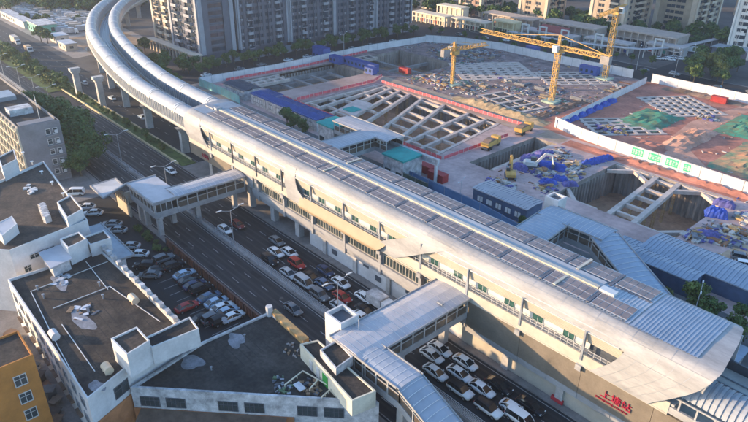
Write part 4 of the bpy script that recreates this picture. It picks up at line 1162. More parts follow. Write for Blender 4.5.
# pit C struts
fan_frame('twin concrete struts with rungs bridging the deep earthen pit at right', [(71.2,61.6,68.5,92.4),(77.3,61.6,74.4,92.4)], [5], -.2, w=1.25, w2=.95, base=-9, arch=0)
b = MB()
for p, q in (((57.2,86.5,-.75),(62.6,91.9,-.75)),((62.4,91.9,-.75),(68.2,87.2,-.75)),((75.3,87.2,-.75),(80.4,91.9,-.75)),((80.4,91.9,-.75),(86.8,86.8,-.75)),((57.2,67.5,-.75),(62.5,62.2,-.75)),((86.8,67.5,-.75),(82.5,62.2,-.75))): b.beam(p, q, 1.0, .9)
for y in (62.4, 91.7): b.box(57,y-.4,-1.2,68,y+.4,-.16); b.box(75.5 if y > 80 else 78,y-.4,-1.2,87,y+.4,-.16)
tag(b.build('ring_beam', STRUT, origin=(72,62,-1)), 'pale ring beam and corner braces round the deep earthen pit at right', 'ring beam')
# pit E: far
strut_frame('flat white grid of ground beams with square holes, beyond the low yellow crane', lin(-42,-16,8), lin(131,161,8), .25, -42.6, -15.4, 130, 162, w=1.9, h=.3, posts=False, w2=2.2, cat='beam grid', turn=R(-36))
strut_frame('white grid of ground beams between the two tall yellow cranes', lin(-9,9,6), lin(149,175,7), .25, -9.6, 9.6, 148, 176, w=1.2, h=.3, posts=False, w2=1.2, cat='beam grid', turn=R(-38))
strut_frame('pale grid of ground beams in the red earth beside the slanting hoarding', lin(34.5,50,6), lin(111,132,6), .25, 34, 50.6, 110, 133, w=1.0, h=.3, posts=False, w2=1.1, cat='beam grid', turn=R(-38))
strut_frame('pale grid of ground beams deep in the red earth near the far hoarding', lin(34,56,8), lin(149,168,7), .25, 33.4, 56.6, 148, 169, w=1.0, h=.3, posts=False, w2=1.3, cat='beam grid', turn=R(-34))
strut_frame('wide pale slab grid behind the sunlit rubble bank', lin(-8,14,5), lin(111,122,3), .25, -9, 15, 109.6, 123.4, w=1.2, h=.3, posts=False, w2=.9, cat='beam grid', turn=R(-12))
strut_frame('tall white slab frame standing in the far dark pit', lin(-83,-78,2), lin(113,124,4), .2, -84, -77, 112, 125, posts=False)
b = MB(); b.box(-82,126,-3.4,-46,127.5,-2.2); b.box(-64,112,-3.4,-62.6,143,-2.2); b.box(-82,112.5,-7,-74,120,-3); tag(b.build('pit_beam', CONCD, origin=(-64,126,-3)), 'dull concrete beams crossing the far dark pit', 'beam')
# hoardings
PALEH = mat('pale_grey_hoarding', (.62,.61,.62), .6, 0, var=.15, scale=.3)
f1 = ribbon_fence('site_hoarding', 'sunlit cream white hoarding with four green printed panels between pit and red earth', 'hoarding', [(28.5,104.8),(40,101.6),(52,100.0),(71,99.2),(115,95.6)], 3.3, .12, WHITEH, pw=5.6, gap=.1)
GP = []
for i in range(4):
    a = G(627.5+15.8*i, 152.3+5.2*i); 
    cx = 58.4 + 5.15*i; pass
cum = [(28.5,104.8),(40,101.6),(52,100.0),(71,99.2),(115,95.6)]
for i in range(4):
    # green lettering panels, mounted just proud of the boards
    x = 57.2 + 5.0*i; t = (x-52)/19.0
    y = 100.0 + (99.2-100.0)*t if x <= 71 else 99.2 + (95.6-99.2)*(x-71)/44
    sg = MB(); sg.box(x-.1, y-.2, .75, x+4.0, y-.16, 2.85); o = sg.build('printed_panel', GREENP, f1)
    st_ = MB(); rr = random.Random(20+i)
    for k in range(5):
        xx = x + .15 + .78*k
        for zz in (1.2, 1.65, 2.1): st_.box(xx, y-.23, zz, xx+.6, y-.201, zz+.22)
        st_.box(xx+rr.choice((.05,.22,.4)), y-.235, 1.05, xx+rr.choice((.3,.42,.55)), y-.205, 2.55)
    st_.build('lettering', mat('pale_green_print', (.42,.62,.50), .6, var=.15, scale=1), o)
ribbon_fence('site_hoarding', 'long pale hoarding at the foot of the apartment row, past the red rail', 'hoarding', [(-87,42),(-85.8,75),(-89.5,130),(-87,166)], 3.0, .12, PALEH, pw=5)
ribbon_fence('site_hoarding', 'bluish white hoarding round the far corner of the site, opposite the arcade shops', 'hoarding', [(-87,166),(-74,175),(-52,181),(-17,180),(15,181.5)], 3.5, .12, PALEH, pw=4.5)
ribbon_fence('site_hoarding', 'white panelled hoarding along the far edge of the red earth', 'hoarding', [(23,181.5),(60,180.5),(112,178)], 3.4, .12, PALEH, pw=5.2)
ribbon_fence('site_hoarding', 'pale slanting hoarding between the yellow cranes and the red earth', 'hoarding', [(29.5,104.2),(27,130),(22.5,178)], 2.6, .12, PALEH, pw=4)
ribbon_fence('site_hoarding', 'turquoise and white hoarding behind the left end of the station', 'hoarding', [(-86,41),(-70,41.5),(-57,41)], 3.0, .12, mat('turquoise_hoarding', (.20,.50,.52), .6, var=.3, scale=.2), pw=3)
BLUH = mat('blue_hoarding', (.07,.17,.34), .6, var=.3, scale=.25)
ribbon_fence('site_hoarding', 'dull blue hoarding along the yard behind the middle of the station', 'hoarding', [(24,39.5),(52,38.6),(66,36.5)], 3.0, .14, BLUH, pw=6)
ribbon_fence('site_hoarding', 'dark green advertisement hoarding at the yard behind the station, left of the blue one', 'hoarding', [(24,37.2),(37,37.0)], 3.2, .16, mat('dark_green_hoarding', (.03,.07,.06), .5, var=.5, scale=.5), pw=4)
t = thing('gate_arch', 'long white gantry beam on posts beside the turquoise hut', 'gantry', (27,45,0))
b = MB(); b.box(17,43.5,0,17.6,44.1,5); b.box(33,43.5,0,33.6,44.1,5); b.build('post', WHITE, t)
b = MB(); b.box(16.8,43.4,5,34,44.2,6.6); b.build('beam', OLDWHITE, t)
b = MB(); 
for k in range(3):
    b.add([(27+2.2*k+.9*math.cos(a), 43.37, 5.8+.62*math.sin(a)) for a in [2*math.pi*j/16 for j in range(16)]], [tuple(range(16))])
b.build_each('emblem', MIDMET, t)
# sheds
def shed(name, label, x0, x1, y0, y1, h, wm, rm, rise=.5, wins=0, group=None, ridge='x', z0=0):
    t = thing(name, label, 'shed', ((x0+x1)/2,(y0+y1)/2,z0), group)
    b = MB(); b.box(x0+.3,y0+.3,z0,x1-.3,y1-.3,z0+h); b.build('wall', wm, t)
    b = MB(); ym = (y0+y1)/2
    for (ya, za, yb, zb) in ((y0,h,ym,h+rise),(ym,h+rise,y1,h)):
        n = max(3, int((x1-x0)/.8))
        for i in range(n):
            xa, xb = x0+(x1-x0)*i/n, x0+(x1-x0)*(i+1)/n; xm = xa+(xb-xa)*.6
            b.add([(xa,ya,z0+za),(xm,ya,z0+za),(xm,yb,z0+zb),(xa,yb,z0+zb)], [(0,1,2,3)])
            b.add([(xm,ya,z0+za+.09),(xb,ya,z0+za+.09),(xb,yb,z0+zb+.09),(xm,yb,z0+zb+.09)], [(0,1,2,3)])
    b.box(x0,y0,z0+h-.15,x1,y0+.06,z0+h+.08); b.box(x0,y1-.06,z0+h-.15,x1,y1,z0+h+.08)
    b.prism([(x0+.3,y0+.3),(x1-.3,y0+.3),(x1-.3,ym),(x0+.3,ym)], z0+h-.2, [z0+h-.1,z0+h-.1,z0+h+rise-.1,z0+h+rise-.1])
    b.build('roof', rm, t)
    for i in range(wins):
        x = x0+1.2+(x1-x0-2.4)*(i+.5)/wins
        g = MB(); g.box(x-.75,y0+.22,z0+1.2,x+.75,y0+.3,z0+2.5); o = g.build('window', mat('bright_white_panel', (.6,.62,.62), .4, var=.1), t)
        f = MB(); f.box(x-.85,y0+.16,z0+1.1,x+.85,y0+.22,z0+1.2); f.box(x-.85,y0+.16,z0+2.5,x+.85,y0+.22,z0+2.6); f.box(x-.04,y0+.16,z0+1.2,x+.04,y0+.22,z0+2.5); f.build('frame', DARKMET, o)
    return t
shed('site_office', 'site office with a smooth white roof and five bright windows beside the blue hoarding', 46.5, 62.3, 42.0, 48.6, 3.9, mat('navy_wall',(.05,.09,.17),.7), FBROOF, .25, 5)
SH = 'blue-roofed site sheds'
shed('site_shed', 'long pale blue ribbed roof shed at the right edge, beyond the trees', 86, 120, 46.5, 55.5, 3.4, mat('navy_wall',(0,0,0)), ROOFBLUE, .6, 0, SH)
shed('site_shed', 'pale blue roofed shed in front of the long one, next to the stair', 84, 99, 41.2, 46.2, 3.6, mat('navy_wall',(0,0,0)), ROOFBLUE, .35, 0, SH)
shed('site_shed', 'small pale blue lean-to roof beside the bend of the blue-roofed footbridge', 81.5, 86, 42, 49, 3.2, mat('navy_wall',(0,0,0)), ROOFBLUE, .3, 0, SH)
shed('site_shed', 'vivid blue sheet roof behind the left end of the station, above the dark trees', -45, -16, 43.5, 50.5, 3.8, OLDWHITE, BLUES, .5, 6, 'vivid blue site roofs')
shed('site_shed', 'smaller vivid blue roof beside the long one, behind the station', -55, -45.6, 44, 52, 3.6, OLDWHITE, BLUES, .4, 3, 'vivid blue site roofs')
shed('site_shed', 'dark slate-blue roof shed behind the left end of the station', -73, -58, 43.5, 51, 3.6, OLDWHITE, mat('slate_blue_sheet',(.07,.09,.13),.6,var=.2), .4, 4)
for i, (x, y, l, w, hh, lab) in enumerate(((-92,104,8,4,5,'blue portal block at the hoarding below the apartment row'),(-81,104,7,3,3,'low blue cabin beside the blue portal'),(-68,106.5,20,2.6,3,'long blue cabin row at the near edge of the far pit'),(-58,103.2,5,2.6,2.6,'blue cabin with a pale end at the tip of the far pit'),(0,173.5,8,3,3.2,'blue cabin against the far bluish hoarding, by the crane'),(-37,186,6,3,3.4,'blue kiosk on the street outside the far hoarding'))):
    t = thing('site_cabin', lab, 'cabin', (x,y,0), 'blue site cabins')
    b = MB(); b.box(x-l/2,y-w/2,.1,x+l/2,y+w/2,hh); b.build('body', BLUES, t)
    b = MB(); b.box(x-l/2-.1,y-w/2-.1,hh,x+l/2+.1,y+w/2+.1,hh+.14); b.build('roof', mat('deep_blue_roof',(.03,.06,.25),.6,var=.2), t)
    b = MB()
    for k in range(max(2,int(l/2.5))): b.box(x-l/2+.6+2.4*k,y-w/2-.04,1.0,x-l/2+1.7+2.4*k,y-w/2,2.1)
    b.build_each('window', GLASSD, t)
for i, (x, y, c, lab) in enumerate(((52,174,'r','red cabin in front of the white hoarding of the red earth'),(92,171.5,'r','dark red cabin near the right end of the far white hoarding'),(32.5,45.6,'r','low red container in the yard behind the station'),(27.5,47,'r','red tool rack standing left of the red container in the yard'),(-50,115,'r','rust red container lying in the far dark pit'))):
    b = MB(); b.box(x-2.6,y-1.1,.05,x+2.6,y+1.1,2.1)
    for k in range(11): b.box(x-2.5+.5*k,y-1.16,.1,x-2.3+.5*k,y-1.1,2.05)
    b.box(x-2.65,y-1.15,2.1,x+2.65,y+1.15,2.2)
    o = b.build('container', mat('dark_red_paint',(.36,.03,.03),.6,var=.25), origin=(x,y,0)); tag(o, lab, 'container', 'red containers')
# material heaps: tarpaulin-covered bundles
TARPB = mat('blue_tarpaulin', (.03,.075,.40), .6, 0, var=.45, scale=1.2, fine=.2)
TARPP = mat('violet_blue_sheeting', (.11,.10,.30), .65, 0, var=.55, scale=1.0, fine=.25)
def tarp(px, py, L, W, H, ang, label, m_, seed, xy=None):
    rr = random.Random(seed); p = G(px, py) if xy is None else Vector((xy[0], xy[1], 0)); b = MB(); nu, nv = 12, 7
    ca, sa = math.cos(ang), math.sin(ang)
    hh = [[rr.uniform(-.16,.16) for _ in range(nv+1)] for _ in range(nu+1)]
    def f(u, v):
        i, j = round(u*nu), round(v*nv); a, c = (u-.5)*L, (v-.5)*W
        e = min(1, 5*min(u,1-u))*min(1, 4*min(v,1-v)); z = H*e**.6*(1+hh[i][j]) if e > 0 else 0
        a += hh[i][j]*.6; c += hh[nu-i][j]*.5
        return (p.x+a*ca-c*sa, p.y+a*sa+c*ca, z+.02)
    b.patch(f, nu, nv)
    return tag(b.build('tarpaulin_bundle', m_, origin=(p.x,p.y,0)), label, 'tarpaulin', 'tarpaulin covered bundles')
n3 = 0
for (px, py, L, W, H, a, lab, m_) in (
    (551,168,9,3.2,1.6,.35,'long bright blue tarpaulin bundle in the middle of the rubble slab',TARPB),
    (533,160,7,5,1.4,.6,'wide violet sheeted heap beside the narrow empty pit',TARPP),
    (545,155,6,4,1.3,1.0,'violet sheeted heap behind the wide one, on the rubble slab',TARPP),
    (520,168,5,4,1.2,.2,'small violet heap near the excavator',TARPP),
    (590,164,6,1.8,1.4,1.2,'blue bundle at the left of the row of three under the white hoarding',TARPB),
    (597,162,6,1.8,1.4,1.2,'blue bundle in the middle of the row of three under the white hoarding',TARPB),
    (604,160,6,1.8,1.4,1.2,'blue bundle at the right of the row of three under the white hoarding',TARPB),
    (548,184,5,2.5,1.3,.5,'blue bundle by the site office roof, near edge of the rubble slab',TARPB),
    (560,180,4,2.2,1.2,.4,'blue bundle in front of the pale rubble pile, near the deep pit',TARPB),
    (570,185,4,2.4,1.0,.9,'violet bundle at the edge of the deep pit',TARPP),
    (716,215,5,4,1.8,.4,'bright blue tarpaulin heap on the slab right of the deep pit',TARPB),
    (708,236,5,3.4,1.2,.5,'violet sheeted heap near the blue roofed shed, right of the deep pit',TARPP),
    (724,205,5,3,1.3,.2,'violet blue heap under the sunlit hoarding, at the right edge of the site',TARPP)):
    n3 += 1; tarp(px, py, L, W, H, a, lab, m_, n3)
for i in range(7):
    tarp(0,0,5,2.4,1.3,1.5,'dark blue bundle in the row along the slanting hoarding of the red earth',TARPB,60+i,(28.9-.35*i,110+5.6*i))
# rubble and material heaps
RUB = [CONC, mat('rust_brown_scrap',(.26,.13,.07),.9,var=.4,scale=2), mat('ochre_timber',(.42,.28,.13),.85,var=.4,scale=2), mat('grey_steel_scrap',(.18,.19,.21),.6,.3,var=.3,scale=2), mat('pale_boards',(.50,.45,.40),.85,var=.3,scale=2), TARPP]
def heap(xy, rx, ry, n, label, seed, cols=RUB, hmax=1.4, sz=(.3,1.3), name='material_heap', cat='material heap', kind=None):
    rr = random.Random(seed); b = MB()
    for i in range(n):
        a, d = rr.uniform(0,6.28), math.sqrt(rr.random())
        x, y = xy[0]+rx*d*math.cos(a), xy[1]+ry*d*math.sin(a); top = hmax*(1-d*.75)*rr.uniform(.3,1)
        L = rr.uniform(*sz); an = rr.choice((0, 1.57, rr.uniform(0,3)))
        z0 = max(0, top-.4)
        b.obox((x,y), an, L, L*rr.uniform(.15,.6), 0 if rr.random() < .6 else z0, top+.08, rr.randrange(len(cols)))
    o = b.build(name, cols, origin=(xy[0],xy[1],0)); tag(o, label, cat, 'heaps of site material'); return o
H = [((48,70),3.5,3,70,'rust and pale rubble heap in front of the deep pit, beside the blue bundle'),((50.5,80),3,5,80,'sunlit timber and board heap behind the long blue bundle'),
     ((43,84),3,4,70,'ochre boards heap at the far end of the rubble slab'),((53.5,63),2.5,3,60,'rusty heap next to the near corner of the deep pit'),((45,56),4,2.5,60,'brown scrap heap behind the site office'),
     ((54,75),1.8,4,50,'pale stacked boards along the deep pit edge'),((94,72),4,6,110,'mixed scrap heap on the slab right of the deep pit'),((95,84),4,4,80,'ochre scrap heap under the sunlit hoarding at the right edge'),((89.5,66),2,3,50,'grey scrap heap at the right rim of the deep pit'),
     ((-30,114),9,3.5,130,'wide scrap heap left of the sunlit rubble bank'),((-36,120),7,4,120,'blue-grey scrap heap under the nearest yellow crane'),((-20,140),9,7,10,'few loose boards on the white ground beams')]
for i, (xy, rx, ry, n, lab) in enumerate(H): heap(xy, rx, ry, n, lab, 100+i)
rs_ = random.Random(44)
STK = {'rebar_stack': (mat('rusty_rebar',(.17,.085,.05),.8,.2,var=.4,scale=2), .06, 14, 6.0, 'bundle of rusty reinforcing bars lying on the far pit floor'),
       'timber_stack': (mat('grey_timber',(.27,.21,.15),.9,var=.4,scale=2), .22, 7, 3.6, 'squared stack of weathered timber on the far pit floor'),
       'pipe_stack': (mat('dull_steel_pipe',(.20,.21,.23),.5,.5,var=.3,scale=2), .28, 5, 5.0, 'stack of dull steel pipes on the far pit floor'),
       'panel_stack': (mat('formwork_panel',(.30,.20,.13),.8,var=.4,scale=2), .9, 2, 2.2, 'stack of brown formwork panels on the far pit floor')}
def stack(xy, rr):
    kind = rr.choice(list(STK)); m_, w, n, L, lab = STK[kind]
    for r_ in range(2):
        b = MB(); an = rr.choice((0,0,1.571,.1,1.4)); ca, sa = math.cos(an), math.sin(an); ox, oy = xy[0]+rr.uniform(-2.4,2.4), xy[1]+rr.uniform(-2.4,2.4)
        for lay in range(rr.choice((2,3,4))):
            for i in range(n - (lay if n > 4 else 0)):
                c = (i-(n-1)/2)*w*1.12+rr.uniform(-.03,.03); z = .12+lay*w*.95 if kind != 'panel_stack' else .12+lay*.16; l = L/2*rr.uniform(.88,1)
                p, q = (ox-ca*l-sa*c, oy-sa*l+ca*c, z+w*.5), (ox+ca*l-sa*c, oy+sa*l+ca*c, z+w*.5)
                if kind == 'pipe_stack': b.tube(p, q, w*.5, n=6)
                else: b.beam(p, q, w, w if kind != 'panel_stack' else .12)
        tag(b.build(kind, m_, origin=(ox,oy,0)), lab, 'stack', 'stacks on the far pit floor: '+kind.replace('_',' '))
PAL2 = [mat('c_grey',(.20,.21,.23),.8,var=.3,scale=2), mat('c_blue',(.07,.09,.17),.7,var=.3,scale=2), mat('c_green',(.07,.16,.12),.8,var=.3,scale=2), CONC, mat('c_rust',(.22,.10,.07),.9,var=.3,scale=2), mat('c_white',(.36,.36,.38),.7,var=.2,scale=2)]
k = 0
for (x0, x1, y0, y1) in ((-44,-14,113,125),(-10,16,126,143),(-60,-42,144,172),(16,22,112,176),(-72,-46,146,174)):
    nx, ny = max(1,round((x1-x0)/7)), max(1,round((y1-y0)/7))
    for i in range(nx):
        for j in range(ny):
            k += 1; xy = (x0+(x1-x0)*(i+.5)/nx, y0+(y1-y0)*(j+.5)/ny); q_ = rs_.random()
            if q_ < .42: heap(xy, 3.4, 3.4, 60, 'one of the mixed piles of steel, boards and sheets spread over the far pit floor', 300+k, PAL2, .9, (.25,.9))
            elif q_ < .88: stack(xy, rs_)
# sunlit rubble bank
SUNRUB = mat('sun_tinted_rubble', (.46,.33,.19), .95, var=.45, scale=.5, bump=.5, fine=.35)  # yellow of the low sun is mixed into the rubble colour
def mound(label, x0, x1, y0, y1, h, m_, seed, name='earth_bank', cat='earth bank'):
    rr = random.Random(seed); b = MB(); nu, nv = max(8,int((x1-x0)/1.2)), max(6,int((y1-y0)/1.2))
    g = [[rr.uniform(.35,1) for _ in range(nv+1)] for _ in range(nu+1)]
    def f(u, v):
        e = min(1, 4*min(u,1-u))*min(1,3*min(v,1-v)); k = g[round(u*nu)][round(v*nv)]
        return (x0+(x1-x0)*u+(k-.6)*1.2, y0+(y1-y0)*v+(k-.6)*1.3, .03+h*e*k)
    b.patch(f, nu, nv); return tag(b.build(name, m_, origin=((x0+x1)/2,(y0+y1)/2,0)), label, cat, 'earth banks')
mound('sunlit rubble bank beyond the far red rail of the big pit', -14, 26, 101.5, 107.5, 1.9, SUNRUB, 1)
mound('low red earth ridge along the foot of the sunlit hoarding', 39, 110, 94.2, 97.6, 1.0, REDSOIL, 2)
mound('pale red earth bank curving beside the haul road in the red earth', 58, 66, 112, 140, 2.4, mat('pale_red_soil',(0,0,0)), 3)
mound('green-netted bank between the beam grids in the red earth', 38, 52, 124, 147, 1.6, mat('green_dust_net',(.03,.24,.16),.9,var=.5,scale=.35,fine=.35,col2=(.14,.13,.07)), 4)
mound('large green-netted mound at the right edge of the red earth', 63, 92, 140, 166, 2.6, mat('green_dust_net',(0,0,0)), 5)
mound('orange earth mound streaked with green net at the right of the red earth', 74, 108, 108, 138, 2.4, mat('orange_soil_net',(.48,.21,.11),.95,var=.4,scale=.25,fine=.3,col2=(.06,.22,.14)), 6)
mound('red earth mound between the sunlit hoarding and the green net', 52, 62, 103, 116, 1.5, REDSOIL, 7)
mound('brown earth bank along the far hoarding of the red earth', 30, 60, 174.5, 179, 1.4, BROWNS, 8)
mound('brown earth bank along the slanting hoarding', 17, 21.5, 106, 140, 1.2, BROWNS, 9)
heap((42,116), 5, 4, 70, 'timber and scrap heap at the near beam grid in the red earth', 401)
heap((57,152), 3, 3, 40, 'ochre scrap heap at the far beam grid in the red earth', 402)
# sandy yard right side
flat('sandy_yard', [(96,62),(125,58),(125,92),(100,90)], .014, mat('pale_sand_yard',(.50,.36,.24),.95,var=.25,scale=.15,fine=.2))
# loose scrap trodden into the site floor: past counting
def scrap(label, rects, n, seed, cols):
    rr = random.Random(seed); b = MB()
    for i in range(n):
        x0, x1, y0, y1 = rr.choice(rects); x, y = rr.uniform(x0,x1), rr.uniform(y0,y1)
        cl = (math.sin(x*.55+seed)+math.sin(y*.47+1.3*seed)+math.sin((x+y)*.31))/3
        if cl < rr.uniform(-.5,.35): continue
        L = rr.uniform(.12,.8); b.obox((x,y), rr.choice((0,1.57,rr.uniform(0,3))), L, L*rr.uniform(.08,.4), 0, rr.uniform(.04,.3), rr.randrange(len(cols)))
    return stuff(b.build('site_scrap', cols), label, 'scrap')
scrap('loose scrap and offcuts strewn over the floor of the far pit', [(-45,20,105,180),(-44,22,105,146),(-86,-46,145,178),(-45,-12,108,128)], 3000, 3, PAL2+RUB[:4])
scrap('loose offcuts and rubble on the slab between the two empty pits', [(39,56,52,92),(88,100,58,94)], 420, 4, RUB)
scrap('stones and offcuts lying about the red earth', [(33,110,101,178)], 350, 5, [RUB[0],RUB[1],RUB[4],mat('pale_red_soil',(0,0,0))])
# ---- tower cranes
YEL = mat('crane_yellow', (.56,.33,.09), .6, .05, var=.2, scale=1)
def lattice(b, p, q, w, seg, r=.085, tri=False, mi=0):
    p, q = Vector(p), Vector(q); d = (q-p); L = d.length; d.normalize()
    up = Vector((0,0,1)) if abs(d.z) < .9 else Vector((1,0,0)); a = d.cross(up).normalized()*w/2; c = a.cross(d).normalized()*w/2
    C = [-a-c, a-c, a+c, -a+c] if not tri else [-a-c, a-c, c*1.2]
    n = max(1, round(L/seg)); m = len(C)
    for k in C: b.beam(p+k, q+k, r*1.5)
    for i in range(n):
        s, e = p+d*L*i/n, p+d*L*(i+1)/n
        for j in range(m):
            k1, k2 = C[j], C[(j+1) % m]
            b.beam(s+k1, s+k2, r); b.beam(s+k1, e+k2, r) if (i+j) % 2 else b.beam(s+k2, e+k1, r)
    return b
def crane(label, base, h, jib_dir, jl, cl, w=2.0, apex=7.0, jibup=0.0):
    t = thing('tower_crane', label, 'crane', (base[0],base[1],0), 'yellow tower cranes')
    B = Vector((base[0],base[1],0)); b = lattice(MB(), B, B+Vector((0,0,h)), w, w, .12); b.build('mast', YEL, t)
    b = MB(); b.box(B.x-2.6,B.y-2.6,0,B.x+2.6,B.y+2.6,.7); b.build('base', mat('pale_green_base',(.35,.45,.36),.8), t)
    j = Vector((math.cos(jib_dir), math.sin(jib_dir), 0)); top = B+Vector((0,0,h))
    b = MB(); b.box(B.x-1.5,B.y-1.5,h,B.x+1.5,B.y+1.5,h+1.2); b.build('slewing_ring', YEL, t)
    e = top+Vector((0,0,1.9))
    b = lattice(MB(), e, e+j*jl+Vector((0,0,jibup*jl)), 1.2, 1.8, .11, True); b.build('jib', YEL, t)
    b = lattice(MB(), e, e-j*cl, 1.3, 1.8, .11); c0 = e-j*cl; b.build('counter_jib', YEL, t)
    b = MB(); b.obox((c0.x+j.x*1.5,c0.y+j.y*1.5), jib_dir, 1.6, .9, c0.z-2.2, c0.z+.4); b.build('counterweight', CONCD, t)
    ap = top+Vector((0,0,apex+1.5))
    if apex > 0:
        b = lattice(MB(), top+Vector((0,0,1)), ap, .8, 1.5, .1); b.build('apex', YEL, t)
        b = MB(); b.beam(ap, e+j*jl*.62+Vector((0,0,jibup*jl*.62+.8)), .14); b.beam(ap, c0+Vector((0,0,.4)), .14); b.build_each('tie_bar', YEL, t)
    s = Vector((-j.y,j.x,0))*1.7; cc = top+s+Vector((0,0,1.2)); b = MB(); b.obox((cc.x,cc.y), jib_dir, 1.0, .8, h+.4, h+2.6); cb = b.build('cab', mat('cab_white',(.6,.6,.58),.5), t)
    b = MB(); b.obox((cc.x+j.x*.95,cc.y+j.y*.95), jib_dir, .1, .7, h+1.0, h+2.3); b.build('cab_window', GLASSD, cb)
    return t
# jib headings read from the photograph's crane arms
def heading(base, h, q):
    """compass of an arm whose tip at height h shows along the sight line q"""
    p = G(*q, h); return math.atan2(p.y-base[1], p.x-base[0]), math.hypot(p.x-base[0], p.y-base[1])
c1 = (12.5,127); ja, jb = G(498,34.5,19.5), G(607,58,19.5); a1 = math.atan2(ja.y-jb.y, ja.x-jb.x); crane('tall yellow tower crane with an apex tie, at the middle of the site', c1, 17.6, a1, 36, 20, 1.5, 4.5)
c2 = (8.5,171); ja, jb = G(590,20,26), G(627,7,26); a2 = math.atan2(ja.y-jb.y, ja.x-jb.x); crane('yellow flat-top tower crane with a short arm against the far towers', c2, 25.5, a2, 19, 10, 1.7, 0)
c3 = (-25,116); a3, l3 = heading(c3, 13, (487,46)); crane('low yellow tower crane standing in the scrap of the far pit', c3, 12, a3, min(max(l3,18),30), 6, .95, 3.2)
# ---- excavator and dump trucks
def tracked_excavator(label, px, py, ang, m_=YEL):
    p = G(px, py); t = thing('excavator', label, 'excavator', (p.x,p.y,0), 'site machines'); ca, sa = math.cos(ang), math.sin(ang)
    L = lambda x, y, z: (p.x+x*ca-y*sa, p.y+x*sa+y*ca, z)
    for sy in (-1.1, 1.1):
        b = MB(); pr = [(-2,.1),(2,.1),(2.3,.5),(2,.95),(-2,.95),(-2.3,.5)]
        for s_ in (0,):
            V = [L(x, sy-.3, z) for x, z in pr] + [L(x, sy+.3, z) for x, z in pr]
            b.add(V, [tuple(range(5,-1,-1)), tuple(range(6,12))] + [(i,(i+1)%6,6+(i+1)%6,6+i) for i in range(6)])
        b.build('track', DARKMET, t)
    b = MB(); pr = [(-2.1,1.0),(1.4,1.0),(1.5,1.5),(.6,2.0),(-1.6,2.1),(-2.2,1.7)]
    V = [L(x,-1.2,z) for x, z in pr]+[L(x,1.2,z) for x, z in pr]; b.add(V, [tuple(range(5,-1,-1)), tuple(range(6,12))]+[(i,(i+1)%6,6+(i+1)%6,6+i) for i in range(6)]); b.build('body', m_, t)
    b = MB(); pr = [(-.3,1.95),(1.3,1.6),(1.4,2.5),(1.0,3.0),(-.3,3.0)]
    V = [L(x,.2,z) for x, z in pr]+[L(x,1.15,z) for x, z in pr]; b.add(V, [tuple(range(4,-1,-1)), tuple(range(5,10))]+[(i,(i+1)%5,5+(i+1)%5,5+i) for i in range(5)]); b.build('cab', GLASSD, t)
    b = MB(); b.beam(L(1.2,-.3,1.8), L(3.4,-.3,4.6), .5, .6); b.beam(L(3.4,-.3,4.6), L(5.0,-.3,4.3), .45, .5); b.build('boom', m_, t)
    b = MB(); b.beam(L(5.0,-.3,4.3), L(5.6,-.3,1.8), .35, .4); b.build('arm', m_, t)
    b = MB(); V = [L(5.2,-.9,1.9),L(6.1,-.9,1.7),L(5.9,-.9,.8),L(5.2,-.9,.9)]+[L(5.2,.3,1.9),L(6.1,.3,1.7),L(5.9,.3,.8),L(5.2,.3,.9)]
    b.add(V, [(3,2,1,0),(4,5,6,7),(0,1,5,4),(1,2,6,5),(2,3,7,6),(3,0,4,7)]); b.build('bucket', DARKMET, t); return t
tracked_excavator('yellow excavator with raised boom on the slab between the two empty pits', 510, 178, 2.3)
tracked_excavator('pale excavator working at the blue bundle on the rubble slab', 531, 168, .6, mat('cab_white',(0,0,0)))
def wheel(b, c, r, w, ax, n=12): b.tube((c[0]-ax[0]*w/2,c[1]-ax[1]*w/2,c[2]),(c[0]+ax[0]*w/2,c[1]+ax[1]*w/2,c[2]), r, n=n)
def dump_truck(label, px, py, ang, col):
    p = G(px, py); t = thing('dump_truck', label, 'truck', (p.x,p.y,0), 'site machines'); ca, sa = math.cos(ang), math.sin(ang)
    L = lambda x, y, z: (p.x+x*ca-y*sa, p.y+x*sa+y*ca, z)
    def hexa(nm, pr, y0, y1, m_):
        n = len(pr); b = MB(); V = [L(x,y0,z) for x, z in pr]+[L(x,y1,z) for x, z in pr]
        b.add(V, [tuple(range(n-1,-1,-1)), tuple(range(n,2*n))]+[(i,(i+1)%n,n+(i+1)%n,n+i) for i in range(n)]); return b.build(nm, m_, t)
    hexa('chassis', [(-3.8,.7),(3.4,.7),(3.4,1.05),(-3.8,1.05)], -.9, .9, DARKMET)
    hexa('cab', [(2.0,.8),(3.9,.8),(3.95,1.7),(3.7,2.9),(2.0,2.95)], -1.2, 1.2, col)
    hexa('windscreen', [(3.97,1.75),(4.0,1.76),(3.76,2.8),(3.72,2.78)], -1.05, 1.05, GLASSD)
    hexa('tipper_body', [(-3.9,1.3),(1.6,1.1),(1.7,2.5),(-4.1,2.5)], -1.25, 1.25, col)
    hexa('load', [(-3.7,2.5),(1.5,2.5),(.3,2.95),(-2,3.05)], -1.05, 1.05, BROWNS)
    for x in (-2.9,-1.6,2.8):
        for y in (-1.05,1.05):
            b = MB(); q = L(x,y,.52); wheel(b, q, .52, .32, (-sa,ca)); b.build('wheel', mat('tyre_rubber',(.02,.02,.02),.9,var=.1), t)
dump_truck('yellow dump truck on the slab lane between the pits, nearer the station', 490.5, 147.5, 1.75, YEL)
dump_truck('yellow dump truck on the slab lane, nearer the sunlit hoarding', 523.5, 133, 1.7, YEL)
